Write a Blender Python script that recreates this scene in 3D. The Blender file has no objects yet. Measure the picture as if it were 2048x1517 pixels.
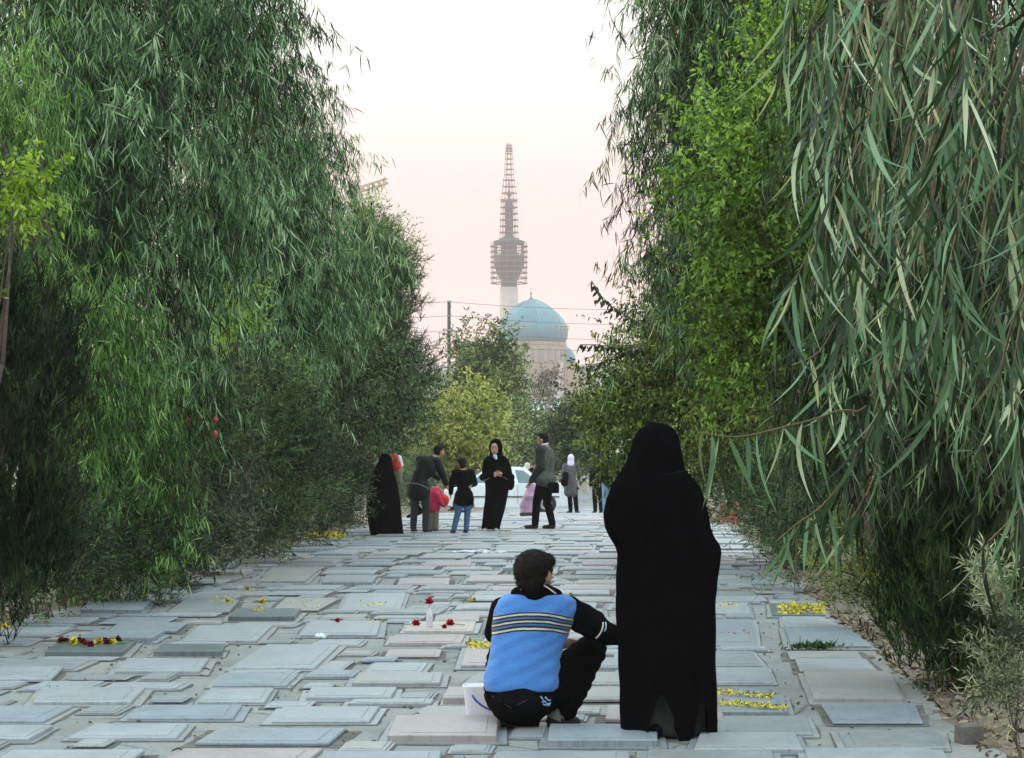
import bpy, math, random
import numpy as np
from mathutils import Vector, Matrix
SC = bpy.context.scene
C = SC.collection
R = math.radians
random.seed(7); RG = np.random.default_rng(11)

# ---------------------------------------------------------------- camera
F = 4400.0; H = 1.48; HY = 897.0; CX = 1024.0     # focal length in photo pixels, eye height, horizon row, centre column
cam_d = bpy.data.cameras.new('camera'); cam = bpy.data.objects.new('camera', cam_d); C.objects.link(cam)
cam.location = (0, 0, H); cam.rotation_euler = (R(90), 0, 0)
cam_d.sensor_width = 36; cam_d.lens = 36 * F / 2048
cam_d.shift_y = (HY - 758.5) / 2048
cam_d.clip_start = 0.1; cam_d.clip_end = 20000
SC.camera = cam

# ---------------------------------------------------------------- sky, sun, exposure
SUN_EL, SUN_AZ = 5.0, -62.0          # azimuth from +Y, negative = left
w = bpy.data.worlds.new("World"); SC.world = w; w.use_nodes = True
nt = w.node_tree; nt.nodes.clear()
out = nt.nodes.new('ShaderNodeOutputWorld')
sky = nt.nodes.new('ShaderNodeTexSky'); sky.sky_type = 'NISHITA'; sky.sun_disc = False
sky.sun_elevation = R(SUN_EL); sky.sun_rotation = R(SUN_AZ); sky.dust_density = 2.0
bg1 = nt.nodes.new('ShaderNodeBackground'); bg1.inputs[1].default_value = 0.05
nt.links.new(sky.outputs[0], bg1.inputs[0])
tc = nt.nodes.new('ShaderNodeTexCoord'); sx = nt.nodes.new('ShaderNodeSeparateXYZ')
nt.links.new(tc.outputs['Generated'], sx.inputs[0])
rp = nt.nodes.new('ShaderNodeValToRGB')      # dusk veil gradient, its unseen overhead part brightened and blued as fill
nt.links.new(sx.outputs[2], rp.inputs[0])
el = rp.color_ramp.elements
for p, c in [(0.0, (.90, .50, .52)), (0.035, (.90, .51, .53)), (0.075, (.92, .54, .56)), (0.11, (.96, .64, .64)), (0.14, (1.02, .83, .79)), (0.18, (1.15, 1.1, 1.04)), (0.26, (1.7, 1.76, 1.74)), (0.45, (1.85, 2.12, 2.2)), (1.0, (1.8, 2.18, 2.32))]:
    e = el[0] if p == 0 else (el[-1] if p == 1.0 else el.new(p)); e.position = p; e.color = (*c, 1)
bg2 = nt.nodes.new('ShaderNodeBackground'); bg2.inputs[1].default_value = 1.0
nt.links.new(rp.outputs[0], bg2.inputs[0])
ad = nt.nodes.new('ShaderNodeAddShader')
nt.links.new(bg1.outputs[0], ad.inputs[0]); nt.links.new(bg2.outputs[0], ad.inputs[1]); nt.links.new(ad.outputs[0], out.inputs[0])
sd = bpy.data.lights.new('sun', 'SUN'); sd.energy = 2.0; sd.angle = R(0.6); sd.color = (1.0, .72, .42)
sun = bpy.data.objects.new('sun', sd); C.objects.link(sun)
_a = R(SUN_AZ); _e = R(SUN_EL)
sdir = Vector((math.sin(_a) * math.cos(_e), math.cos(_a) * math.cos(_e), math.sin(_e)))
sun.rotation_euler = (-sdir).to_track_quat('-Z', 'Y').to_euler()
SC.view_settings.view_transform = 'Standard'; SC.view_settings.look = 'None'
SC.view_settings.exposure = 0.0; SC.view_settings.gamma = 1.0

# ---------------------------------------------------------------- helpers
def sm(t): t = min(1, max(0, t)); return t * t * (3 - 2 * t)
def gz(y): return -0.62 * sm((y - 42) / 36.0)
def W(px, py, D): return Vector(((px - CX) * D / F, D, H - (py - HY) * D / F))
def G(px, py): D = F * H / (py - HY); return Vector(((px - CX) * D / F, D, 0))

def tag(o, label=None, cat=None, group=None, kind=None):
    if label: o['label'] = label
    if cat: o['category'] = cat
    if group: o['group'] = group
    if kind: o['kind'] = kind
    return o
def empty(name, loc, label=None, cat=None, group=None):
    o = bpy.data.objects.new(name, None); C.objects.link(o); o.location = loc; o.empty_display_size = .1
    o['_w'] = tuple(loc)
    return tag(o, label, cat, group)
def org(p):
    return Vector(p['_w']) if p is not None and '_w' in p.keys() else (org(p.parent) if p is not None and p.parent else Vector((0, 0, 0)))

def ramp(nt, cols, fac, interp='LINEAR'):
    r = nt.nodes.new('ShaderNodeValToRGB'); r.color_ramp.interpolation = interp
    e = r.color_ramp.elements
    for i, (p, c) in enumerate(cols):
        k = e[0] if i == 0 else (e[-1] if i == len(cols) - 1 else e.new(p)); 
        k.position = p; k.color = (*c, 1)
    nt.links.new(fac, r.inputs[0]); return r.outputs[0]
def newmat(name):
    m = bpy.data.materials.new(name); m.use_nodes = True; return m, m.node_tree, m.node_tree.nodes['Principled BSDF']
def noise(nt, scale, detail=6, rough=.55, vec=None, stretch=None):
    n = nt.nodes.new('ShaderNodeTexNoise'); n.inputs['Scale'].default_value = scale; n.inputs['Detail'].default_value = detail; n.inputs['Roughness'].default_value = rough
    t = nt.nodes.new('ShaderNodeTexCoord'); v = vec or t.outputs['Object']
    if stretch:
        mp = nt.nodes.new('ShaderNodeMapping'); mp.inputs['Scale'].default_value = stretch; nt.links.new(v, mp.inputs[0]); v = mp.outputs[0]
    nt.links.new(v, n.inputs['Vector']); return n.outputs[0]
def bump(nt, b, h, s=.3, d=.01):
    n = nt.nodes.new('ShaderNodeBump'); n.inputs['Strength'].default_value = s; n.inputs['Distance'].default_value = d
    nt.links.new(h, n.inputs['Height']); nt.links.new(n.outputs[0], b.inputs['Normal'])
def mat(name, col, rough=.7, var=.25, scale=8, bmp=.2, bd=.01, spec=.5, metal=0, c2=None, world=False, sheen=0):
    m, nt, b = newmat(name)
    n = noise(nt, scale)
    a = tuple(x * (1 - var) for x in col); c = c2 or tuple(min(1, x * (1 + var)) for x in col)
    nt.links.new(ramp(nt, [(.3, a), (.7, c)], n), b.inputs['Base Color'])
    b.inputs['Roughness'].default_value = rough; b.inputs['Specular IOR Level'].default_value = spec; b.inputs['Metallic'].default_value = metal
    if sheen: b.inputs['Sheen Weight'].default_value = sheen
    if bmp: bump(nt, b, noise(nt, scale * 4), bmp, bd)
    return m
def leafmat(name, dark, light, tip=None, rough=.5, trans=.3, spec=.25):
    m, nt, b = newmat(name)
    at = nt.nodes.new('ShaderNodeAttribute'); at.attribute_name = 'rnd'
    cols = [(0.08, tuple(x * .25 for x in dark)), (.36, tuple(x * .8 for x in dark)), (.76, tuple(x * 1.12 for x in light))] + ([(1.0, tip)] if tip else [(1.0, light)])
    col = ramp(nt, cols, at.outputs['Fac'])
    nt.links.new(col, b.inputs['Base Color']); b.inputs['Roughness'].default_value = rough; b.inputs['Specular IOR Level'].default_value = spec
    tr = nt.nodes.new('ShaderNodeBsdfTranslucent'); tm = nt.nodes.new('ShaderNodeMixRGB'); tm.blend_type = 'MULTIPLY'; tm.inputs[0].default_value = 1; tm.inputs[2].default_value = (1.5, 1.35, .6, 1); nt.links.new(col, tm.inputs[1]); nt.links.new(tm.outputs[0], tr.inputs[0])
    mx = nt.nodes.new('ShaderNodeMixShader'); mx.inputs[0].default_value = trans
    o = nt.nodes['Material Output']
    nt.links.new(b.outputs[0], mx.inputs[1]); nt.links.new(tr.outputs[0], mx.inputs[2]); nt.links.new(mx.outputs[0], o.inputs[0])
    return m

class MB:
    def __init__(s): s.v = []; s.f = []
    def add(s, vs, fs):
        k = len(s.v); s.v += [Vector(v) for v in vs]; s.f += [tuple(i + k for i in f) for f in fs]; return s
    def box(s, c, d, rz=0, bev=0):
        hx, hy, hz = d[0] / 2, d[1] / 2, d[2] / 2
        m = Matrix.Rotation(rz, 3, 'Z')
        if bev:
            b = bev
            ring = lambda z, i: [(x * (1), y, z) for x, y in ((-hx + i, -hy + i), (hx - i, -hy + i), (hx - i, hy - i), (-hx + i, hy - i))]
            vs = ring(-hz, 0) + ring(hz - b, 0) + ring(hz, b)
            fs = [(3, 2, 1, 0), (8, 9, 10, 11)]
            for r in (0, 4):
                for i in range(4): fs.append((r + i, r + (i + 1) % 4, r + 4 + (i + 1) % 4, r + 4 + i))
        else:
            vs = [(x, y, z) for z in (-hz, hz) for x, y in ((-hx, -hy), (hx, -hy), (hx, hy), (-hx, hy))]
            fs = [(3, 2, 1, 0), (4, 5, 6, 7)] + [(i, (i + 1) % 4, 4 + (i + 1) % 4, 4 + i) for i in range(4)]
        return s.add([m @ Vector(v) + Vector(c) for v in vs], fs)
    def prism(s, quad, z0, z1, inset=0):          # quad: four ground points
        q = [Vector((p[0], p[1], 0)) for p in quad]; ce = sum(q, Vector()) / len(q); n = len(q)
        b = [Vector((p.x, p.y, z0)) for p in q]; t = [Vector((p.x, p.y, z1 - inset)) for p in q]
        vs = b + t; fs = [tuple(range(n))[::-1]]
        fs += [(i, (i + 1) % n, n + (i + 1) % n, n + i) for i in range(n)]
        if inset:
            vs += [Vector((p.x, p.y, z1)) + (Vector((ce.x, ce.y, 0)) - Vector((p.x, p.y, 0))).normalized() * inset * 1.4 for p in q]
            fs += [(n + i, n + (i + 1) % n, 2 * n + (i + 1) % n, 2 * n + i) for i in range(n)]
            fs.append(tuple(range(2 * n, 3 * n)))
        else: fs.append(tuple(range(n, 2 * n)))
        return s.add(vs, fs)
    def tube(s, pts, rad, seg=8, cap=True):
        pts = [Vector(p) for p in pts]; n = len(pts)
        rad = rad if isinstance(rad, (list, tuple)) else [rad] * n
        vs = []; up = Vector((0.13, .21, 1))
        for i, p in enumerate(pts):
            d = (pts[min(i + 1, n - 1)] - pts[max(i - 1, 0)]).normalized()
            a = d.cross(up)
            if a.length < .05: a = d.cross(Vector((1, 0, 0)))
            a.normalize(); b = d.cross(a)
            for k in range(seg):
                t = 2 * math.pi * k / seg; vs.append(p + (a * math.cos(t) + b * math.sin(t)) * rad[i])
        fs = [(i * seg + k, i * seg + (k + 1) % seg, (i + 1) * seg + (k + 1) % seg, (i + 1) * seg + k) for i in range(n - 1) for k in range(seg)]
        if cap: fs += [tuple(range(seg))[::-1], tuple(range((n - 1) * seg, n * seg))]
        return s.add(vs, fs)
    def lathe(s, c, prof, seg=32, a0=0):           # prof: (r, z) from bottom to top
        vs = [Vector((c[0] + r * math.cos(a0 + 2 * math.pi * k / seg), c[1] + r * math.sin(a0 + 2 * math.pi * k / seg), c[2] + z)) for r, z in prof for k in range(seg)]
        n = len(prof)
        fs = [(i * seg + k, i * seg + (k + 1) % seg, (i + 1) * seg + (k + 1) % seg, (i + 1) * seg + k) for i in range(n - 1) for k in range(seg)]
        fs += [tuple(range(seg))[::-1], tuple(range((n - 1) * seg, n * seg))]
        return s.add(vs, fs)
    def ell(s, c, r, rot=None, u=14, v=9):
        c = Vector(c); r = r if isinstance(r, (tuple, list)) else (r, r, r)
        vs = [Vector((0, 0, -r[2]))]; fs = []
        for i in range(1, v):
            ph = -math.pi / 2 + math.pi * i / v
            for k in range(u):
                t = 2 * math.pi * k / u; vs.append(Vector((r[0] * math.cos(ph) * math.cos(t), r[1] * math.cos(ph) * math.sin(t), r[2] * math.sin(ph))))
        vs.append(Vector((0, 0, r[2]))); L = len(vs) - 1
        for k in range(u):
            fs.append((0, 1 + (k + 1) % u, 1 + k)); fs.append((L, L - u + k, L - u + (k + 1) % u))
        for i in range(v - 2):
            for k in range(u): fs.append((1 + i * u + k, 1 + i * u + (k + 1) % u, 1 + (i + 1) * u + (k + 1) % u, 1 + (i + 1) * u + k))
        if rot is not None: vs = [rot @ x for x in vs]
        return s.add([x + c for x in vs], fs)
    def cone(s, a, b, ra, rb, u=12):               # capsule of two radii
        a = Vector(a); b = Vector(b); d = b - a; L = d.length
        if L < 1e-5: return s.ell(a, ra)
        q = d.to_track_quat('Z', 'Y').to_matrix(); vs = []; rings = []
        for ph in (-80, -50, -20, 0): rings.append((ra * math.cos(R(ph)), ra * math.sin(R(ph))))
        for ph in (0, 20, 50, 80): rings.append((rb * math.cos(R(ph)), L + rb * math.sin(R(ph))))
        for r, z in rings:
            for k in range(u): t = 2 * math.pi * k / u; vs.append(q @ Vector((r * math.cos(t), r * math.sin(t), z)) + a)
        n = len(rings)
        fs = [(i * u + k, i * u + (k + 1) % u, (i + 1) * u + (k + 1) % u, (i + 1) * u + k) for i in range(n - 1) for k in range(u)]
        fs += [tuple(range(u))[::-1], tuple(range((n - 1) * u, n * u))]
        return s.add(vs, fs)
    def build(s, name, m, parent=None, smooth=False):
        o0 = org(parent)
        me = bpy.data.meshes.new(name); me.from_pydata([tuple(v - o0) for v in s.v], [], s.f); me.update()
        if smooth: me.shade_smooth()
        me.materials.append(m)
        o = bpy.data.objects.new(name, me); C.objects.link(o)
        if parent is not None: o.parent = parent
        return o
    def fuse(s, name, m, parent=None, voxel=.012, smooth=4, disp=None):   # voxel remesh: ONE continuous surface
        o0 = org(parent)
        me = bpy.data.meshes.new('t'); me.from_pydata([tuple(v - o0) for v in s.v], [], s.f); me.update()
        t = bpy.data.objects.new('t', me); C.objects.link(t)
        r = t.modifiers.new('r', 'REMESH'); r.mode = 'VOXEL'; r.voxel_size = voxel
        if smooth: k = t.modifiers.new('s', 'SMOOTH'); k.factor = .5; k.iterations = smooth
        dg = bpy.context.evaluated_depsgraph_get(); dg.update()
        ne = bpy.data.meshes.new_from_object(t.evaluated_get(dg)); bpy.data.objects.remove(t); bpy.data.meshes.remove(me)
        ne.name = name; ne.materials.clear(); ne.materials.append(m); ne.shade_smooth()
        if disp:
            co = np.empty(len(ne.vertices) * 3); ne.vertices.foreach_get('co', co); co = co.reshape(-1, 3)
            no = np.array([v.normal[:] for v in ne.vertices]); co += no * disp(co)[:, None]
            ne.vertices.foreach_set('co', co.ravel()); ne.update()
        o = bpy.data.objects.new(name, ne); C.objects.link(o)
        if parent is not None: o.parent = parent
        return o

def np_mesh(name, V, n, m, parent, rnd):           # V: (N, n+1, 2, 3) leaf strips
    N = V.shape[0]; st = (n + 1) * 2
    o0 = np.array(org(parent)); V = V - o0
    base = (np.arange(N) * st)[:, None, None]
    k = (np.arange(n) * 2)[None, :, None]
    q = base + k + np.array([0, 1, 3, 2])[None, None, :]
    me = bpy.data.meshes.new(name)
    me.vertices.add(N * st); me.vertices.foreach_set('co', V.reshape(-1).astype(np.float32))
    nf = N * n
    me.loops.add(nf * 4); me.loops.foreach_set('vertex_index', q.reshape(-1).astype(np.int32))
    me.polygons.add(nf); me.polygons.foreach_set('loop_start', (np.arange(nf) * 4).astype(np.int32))
    at = me.attributes.new('rnd', 'FLOAT', 'POINT'); at.data.foreach_set('value', np.repeat(rnd, st).astype(np.float32))
    me.update(calc_edges=True); me.shade_smooth(); me.materials.append(m)
    o = bpy.data.objects.new(name, me); C.objects.link(o)
    if parent is not None: o.parent = parent
    return o
def nrmz(a): return a / (np.linalg.norm(a, axis=-1, keepdims=True) + 1e-9)
PROF = {'lance': lambda t: np.sin(np.pi * np.clip(t, 0, 1) ** .8) ** .8 * (1 - .15 * t) + .06 * (1 - t),
        'ovate': lambda t: np.sin(np.pi * np.clip(t, 0, 1) ** .75) ** .7,
        'needle': lambda t: 1 - .5 * t}
def strips(pos, dr, L, Wd, bend, n=3, prof='lance', sag=0.0):
    N = len(pos); dr = nrmz(dr)
    side = nrmz(np.cross(dr, RG.normal(size=(N, 3)))); nm = np.cross(dr, side)
    t = np.linspace(0, 1, n + 1)
    b = (side * RG.normal(size=(N, 1)) * .8 + nm * RG.normal(size=(N, 1)) * .8) * bend + np.array([0, 0, -1.0]) * sag
    c = pos[:, None, :] + dr[:, None, :] * (L[:, None] * t)[..., None] + b[:, None, :] * (L[:, None] * t ** 2)[..., None]
    wv = (Wd[:, None] * .5 * PROF[prof](t)[None, :])[..., None] * side[:, None, :]
    return np.stack([c - wv, c + wv], axis=2)

KIND = {  # leaf length, width, bend, segments, profile, weights: outward, down, random ; leaves per twig, twig length, twig weights
 'euc':   dict(L=(.11, .20), W=(.009, .015), bend=.22, n=3, prof='lance', lw=(.15, 1.0, .42), k=14, tl=.42, tw=(.45, .7, .45), sag=.12, cs=.20, vs=1.3),
 'broad': dict(L=(.045, .075), W=(.02, .034), bend=.12, n=2, prof='ovate', lw=(.5, .45, .7), k=12, tl=.32, tw=(.9, -.25, .5), sag=.15, cs=.20, vs=1.),
 'elm':   dict(L=(.05, .085), W=(.02, .03), bend=.12, n=2, prof='ovate', lw=(.4, .5, .7), k=13, tl=.40, tw=(1., .0, .5), sag=.15, cs=.24, vs=1.),
 'pine':  dict(L=(.09, .15), W=(.006, .009), bend=.06, n=1, prof='needle', lw=(.8, -.25, .55), k=26, tl=.28, tw=(1., -.35, .35), sag=.03, cs=.15, vs=1.),
 'thuja': dict(L=(.04, .08), W=(.005, .009), bend=.1, n=1, prof='needle', lw=(.5, -.9, .5), k=16, tl=.16, tw=(.5, -1., .3), sag=.0, cs=.07, vs=1.5),
 'shrub': dict(L=(.05, .10), W=(.008, .015), bend=.12, n=2, prof='lance', lw=(.6, -.1, .65), k=16, tl=.28, tw=(.8, -.5, .45), sag=.05, cs=.12, vs=1.),
 'far':   dict(L=(.16, .30), W=(.07, .12), bend=.15, n=2, prof='ovate', lw=(.3, .2, .9), k=9, tl=.6, tw=(.8, -.2, .6), sag=.1, cs=.45, vs=1.),
}
def KN(o):
    """crown of leaf strips; o: dict(kind, blobs, n, size)"""
def crown(name, parent, m, kind, blobs, n, size=1.0, shell=.55, clump=1.0, nclus=None, core=.12, tone=0.0):
    K = KIND[kind]
    cs = np.array([b[0] for b in blobs], float); rs = np.array([b[1] for b in blobs], float)
    wt = (rs[:, 0] * rs[:, 2]) ** 1.0 ; wt /= wt.sum()
    k = K['k']; M = max(4, n // k)
    nc = nclus or max(6, M // 16)
    bi = RG.choice(len(blobs), nc, p=wt)
    d = nrmz(RG.normal(size=(nc, 3))); r = shell + (1 - shell) * RG.random((nc, 1)) ** .6
    # lumpy outline
    lump = 1 + .13 * np.sin(d[:, :1] * 7 + bi[:, None]) * np.cos(d[:, 2:] * 6 + bi[:, None] * 2)
    cc = cs[bi] + d * rs[bi] * r * lump; cout = d; ctone = RG.normal(size=nc) * .22
    ci = RG.integers(0, nc, M)
    st = cc[ci] + RG.normal(size=(M, 3)) * K['cs'] * clump * size * np.array([1, 1, K['vs']])
    a, b_, c_ = K['tw']
    td = nrmz(cout[ci] * a + np.array([0, 0, -1.0]) * b_ + RG.normal(size=(M, 3)) * c_)
    tl = K['tl'] * size * RG.uniform(.6, 1.3, M)
    N = M * k; ti = np.repeat(np.arange(M), k)
    t = RG.random(N)
    pos = st[ti] + td[ti] * (tl[ti] * t)[:, None]
    a, b_, c_ = K['lw']
    dr = td[ti] * a + np.array([0, 0, -1.0]) * b_ + RG.normal(size=(N, 3)) * c_
    L = RG.uniform(*K['L'], N) * size; Wd = RG.uniform(*K['W'], N) * size
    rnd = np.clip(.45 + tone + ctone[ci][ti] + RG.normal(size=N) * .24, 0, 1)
    V = strips(pos, dr, L, Wd, K['bend'], K['n'], K['prof'], K['sag'])
    o = np_mesh(name, V, K['n'], m, parent, rnd)
    if core:
        pass
    return cc
def limbs(parent, m, base, top, cc, r0, nl=14, name='trunk'):
    mb = MB(); b = Vector(base); t = Vector(top); pts = []
    for i in range(9):
        u = i / 8; pts.append(b.lerp(t, u) + Vector((random.uniform(-1, 1), random.uniform(-1, 1), 0)) * .05 * (t - b).length * .4 * (u > 0))
    mb.tube(pts, [r0 * (1.25 if i == 0 else 1 - .08 * i) for i in range(9)], 10)
    idx = RG.choice(len(cc), min(nl, len(cc)), replace=False)
    for j in idx:
        e = Vector(cc[j]); u = random.uniform(.35, 1); s0 = b.lerp(t, u)
        mid = s0.lerp(e, .5) + Vector((0, 0, .12 * (e - s0).length)) + Vector((random.uniform(-.1, .1), random.uniform(-.1, .1), 0))
        mb.tube([s0, s0.lerp(mid, .5), mid, mid.lerp(e, .5) + Vector((0, 0, .03)), e], [r0 * .4, r0 * .32, r0 * .24, r0 * .15, r0 * .06], 6)
    return mb.build(name, m, parent, True)
def pblob(px, py, D, rx, rz, ry=None):            # blob given by where it shows: radii in photo pixels, depth radius in metres
    s = D / F; return (tuple(W(px, py, D)), (rx * s, ry if ry else rx * s, rz * s))
def tree(name, label, cat, px, D, kind, m, blobs, n, size=1., group=None, bark=None, r0=.12, nl=14, topf=.6, **kw):
    x = (px - CX) * D / F; base = Vector((x, D, gz(D)))
    t = empty(name, base, label, cat, group)
    cc = crown('crown', t, m, kind, blobs, n, size, **kw)
    bc = np.array([b[0] for b in blobs]).mean(0)
    top = base + (Vector(bc) - base) * topf * 1.6; top.z = base.z + (max(b[0][2] for b in blobs) - base.z) * topf
    limbs(t, bark or M_BARK, base - Vector((0, 0, .1)), top, cc, r0, nl)
    return t

# ---------------------------------------------------------------- materials
M_BARK = mat('bark', (.10, .075, .055), .9, .4, 14, .6, .02)
def stonemat(name, col, rough=.42, var=.16):
    m, nt, b = newmat(name)
    t = nt.nodes.new('ShaderNodeTexCoord'); oi = nt.nodes.new('ShaderNodeObjectInfo')
    vv = nt.nodes.new('ShaderNodeVectorMath'); vv.operation = 'ADD'
    cx = nt.nodes.new('ShaderNodeCombineXYZ'); ml = nt.nodes.new('ShaderNodeMath'); ml.operation = 'MULTIPLY'; ml.inputs[1].default_value = 37
    nt.links.new(oi.outputs['Random'], ml.inputs[0]); nt.links.new(ml.outputs[0], cx.inputs[0])
    nt.links.new(t.outputs['Object'], vv.inputs[0]); nt.links.new(cx.outputs[0], vv.inputs[1])
    n1 = noise(nt, 3.5, 8, .65, vv.outputs[0]); n2 = noise(nt, 38, 5, .7, vv.outputs[0])
    a = tuple(x * (1 - var) for x in col); c = tuple(x * (1 + var) for x in col)
    c1 = ramp(nt, [(.25, a), (.5, col), (.75, c)], n1)
    mix = nt.nodes.new('ShaderNodeMixRGB'); mix.blend_type = 'MULTIPLY'; mix.inputs[0].default_value = .55
    nt.links.new(c1, mix.inputs[1]); nt.links.new(ramp(nt, [(.25, (.55, .54, .5)), (.42, (1, 1, 1))], n2), mix.inputs[2])
    # dust and stain streaks
    n3 = noise(nt, 1.6, 4, .6, vv.outputs[0], (1, .35, 1))
    mx2 = nt.nodes.new('ShaderNodeMixRGB'); mx2.inputs[2].default_value = (.25, .225, .185, 1)
    nt.links.new(ramp(nt, [(.5, (0, 0, 0)), (.75, (.4, .4, .4))], n3), mx2.inputs[0]); nt.links.new(mix.outputs[0], mx2.inputs[1])
    n4 = noise(nt, 5, 3, .8, vv.outputs[0], (3.2, 6.5, .1)); mx3 = nt.nodes.new('ShaderNodeMixRGB'); mx3.blend_type = 'MULTIPLY'; mx3.inputs[0].default_value = .8
    nt.links.new(mx2.outputs[0], mx3.inputs[1]); nt.links.new(ramp(nt, [(.40, (.72, .72, .70)), (.47, (1, 1, 1))], n4), mx3.inputs[2])
    nt.links.new(mx3.outputs[0], b.inputs['Base Color'])
    rr = nt.nodes.new('ShaderNodeMapRange'); rr.inputs[3].default_value = rough - .08; rr.inputs[4].default_value = rough + .25
    nt.links.new(n1, rr.inputs[0]); nt.links.new(rr.outputs[0], b.inputs['Roughness'])
    bump(nt, b, n2, .25, .004)
    return m
STONE = {
 'pale grey': stonemat('stone_pale_grey', (.265, .298, .318)),
 'blue grey': stonemat('stone_blue_grey', (.198, .245, .278)),
 'mid grey': stonemat('stone_mid_grey', (.208, .234, .245)),
 'pinkish': stonemat('stone_pinkish', (.29, .265, .262), .40),
 'beige grey': stonemat('stone_beige_grey', (.26, .272, .262)),
 'dark grey': stonemat('stone_dark_grey', (.10, .13, .135), .36),
 'cream': stonemat('stone_cream', (.40, .355, .32), .45)}
M_YEL = mat('yellow_petal', (.75, .66, .03), .6, .2, 30, 0)
M_RED = mat('red_petal', (.45, .012, .02), .5, .35, 40, .2, .004)
M_MAROON = mat('maroon_petal', (.16, .006, .03), .5, .35, 40, .2, .004)
M_STEM = mat('flower_stem', (.05, .12, .03), .6, .3, 20, 0)
M_BLACK = mat('black_chador_cloth', (.0035, .0035, .004), .95, .3, 30, .15, .003, .0)
M_SKIN = mat('skin', (.36, .20, .13), .5, .12, 20, .1, .002)
M_HAIR = mat('black_hair', (.007, .006, .005), .7, .5, 60, .6, .004, .15)
M_DARKC = mat('dark_cloth', (.014, .018, .019), .85, .35, 18, .25, .004, .2)
M_BLKC = mat('black_cloth', (.004, .0045, .005), .95, .3, 18, .25, .004, .02)
M_SHOE = mat('dark_shoe', (.010, .009, .008), .8, .3, 20, .2, .003)
M_JEANS = mat('blue_denim', (.04, .11, .22), .85, .35, 25, .2, .003)
M_DJEANS = mat('dark_denim', (.012, .022, .028), .85, .35, 25, .2, .003)
M_WHITE = mat('white_cloth', (.72, .70, .76), .8, .08, 20, .15, .003)
M_METAL = mat('grey_metal', (.30, .30, .31), .5, .2, 10, .1, .003)

# ---------------------------------------------------------------- ground
def ground():
    ys = [-30, -5, 3] + list(np.arange(8, 42, 3)) + list(np.arange(42, 82, 1.5)) + [85, 95, 110, 140, 200, 300, 500, 900, 1600, 3000]
    xs = [-2500, -1200, -500, -200, -80, -40, -20, -10, -6, -3, 0, 3, 6, 10, 20, 40, 80, 200, 500, 1200, 2500]
    mb = MB(); n = len(xs)
    mb.add([(x, y, gz(y) - .012 + (.0 if -9 < x < 12 else .02)) for y in ys for x in xs], [(j * n + i, j * n + i + 1, (j + 1) * n + i + 1, (j + 1) * n + i) for j in range(len(ys) - 1) for i in range(n - 1)])
    m, nt, b = newmat('bare_soil')
    n1 = noise(nt, .9, 8, .65); n2 = noise(nt, 14, 8, .7)
    mx = nt.nodes.new('ShaderNodeMixRGB'); mx.blend_type = 'MULTIPLY'; mx.inputs[0].default_value = .8
    nt.links.new(ramp(nt, [(.3, (.15, .12, .085)), (.7, (.25, .21, .165))], n1), mx.inputs[1])
    nt.links.new(ramp(nt, [(.3, (.5, .48, .44)), (.6, (1, 1, 1))], n2), mx.inputs[2]); nt.links.new(mx.outputs[0], b.inputs['Base Color'])
    b.inputs['Roughness'].default_value = .95; bump(nt, b, n2, .8, .03)
    tag(mb.build('ground', m), kind='structure')
ground()
# path frame: u across, v along; left edge u=-5.44, right edge u=1.545 at v=0, axis leaning .0627
AX = .0627
def XY(u, v): return (u + AX * v, v)
UL, UR = -5.46, 1.60
def paving():
    mb = MB(); ys = list(np.arange(7.5, 42, 1.5)) + list(np.arange(42, 80, 1.0)) + [85, 92, 100, 112]
    for a, b in zip(ys[:-1], ys[1:]):
        pass
    us = np.linspace(UL, UR, 15); n = len(us); vs = []
    for j, y in enumerate(ys):
        for i, u in enumerate(us):
            uu = u + (math.sin(y * 1.9) * .09 + math.sin(y * 4.3) * .06 if i in (0, n - 1) else 0)
            vs.append((uu + AX * y, y, gz(y)))
    mb.add(vs, [(j * n + i, j * n + i + 1, (j + 1) * n + i + 1, (j + 1) * n + i) for j in range(len(ys) - 1) for i in range(n - 1)])
    m, nt, b = newmat('worn_concrete')
    n1 = noise(nt, 1.1, 9, .68); n2 = noise(nt, 26, 6, .7)
    mx = nt.nodes.new('ShaderNodeMixRGB'); mx.blend_type = 'MULTIPLY'; mx.inputs[0].default_value = .7
    nt.links.new(ramp(nt, [(.28, (.13, .14, .125)), (.5, (.205, .22, .212)), (.72, (.28, .28, .25))], n1), mx.inputs[1])
    nt.links.new(ramp(nt, [(.3, (.5, .5, .46)), (.5, (1, 1, 1))], n2), mx.inputs[2])
    vo = nt.nodes.new('ShaderNodeTexVoronoi'); vo.feature = 'DISTANCE_TO_EDGE'; vo.inputs['Scale'].default_value = 1.5
    t = nt.nodes.new('ShaderNodeTexCoord'); ds = nt.nodes.new('ShaderNodeMixRGB'); ds.inputs[0].default_value = .12
    nz = nt.nodes.new('ShaderNodeTexNoise'); nz.inputs['Scale'].default_value = 5; nt.links.new(t.outputs['Object'], nz.inputs[0])
    nt.links.new(t.outputs['Object'], ds.inputs[1]); nt.links.new(nz.outputs[1], ds.inputs[2]); nt.links.new(ds.outputs[0], vo.inputs[0])
    mc = nt.nodes.new('ShaderNodeMixRGB'); mc.blend_type = 'MULTIPLY'; nt.links.new(ramp(nt, [(.45, (.1, .1, .1)), (.6, (1, 1, 1))], noise(nt, .7, 4)), mc.inputs[0])
    nt.links.new(mx.outputs[0], mc.inputs[1]); nt.links.new(ramp(nt, [(0, (.3, .28, .24)), (.025, (1, 1, 1))], vo.outputs['Distance']), mc.inputs[2])
    nt.links.new(mc.outputs[0], b.inputs['Base Color']); b.inputs['Roughness'].default_value = .8
    bump(nt, b, n2, .5, .012)
    tag(mb.build('paved_path', m), kind='structure')
paving()

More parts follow.
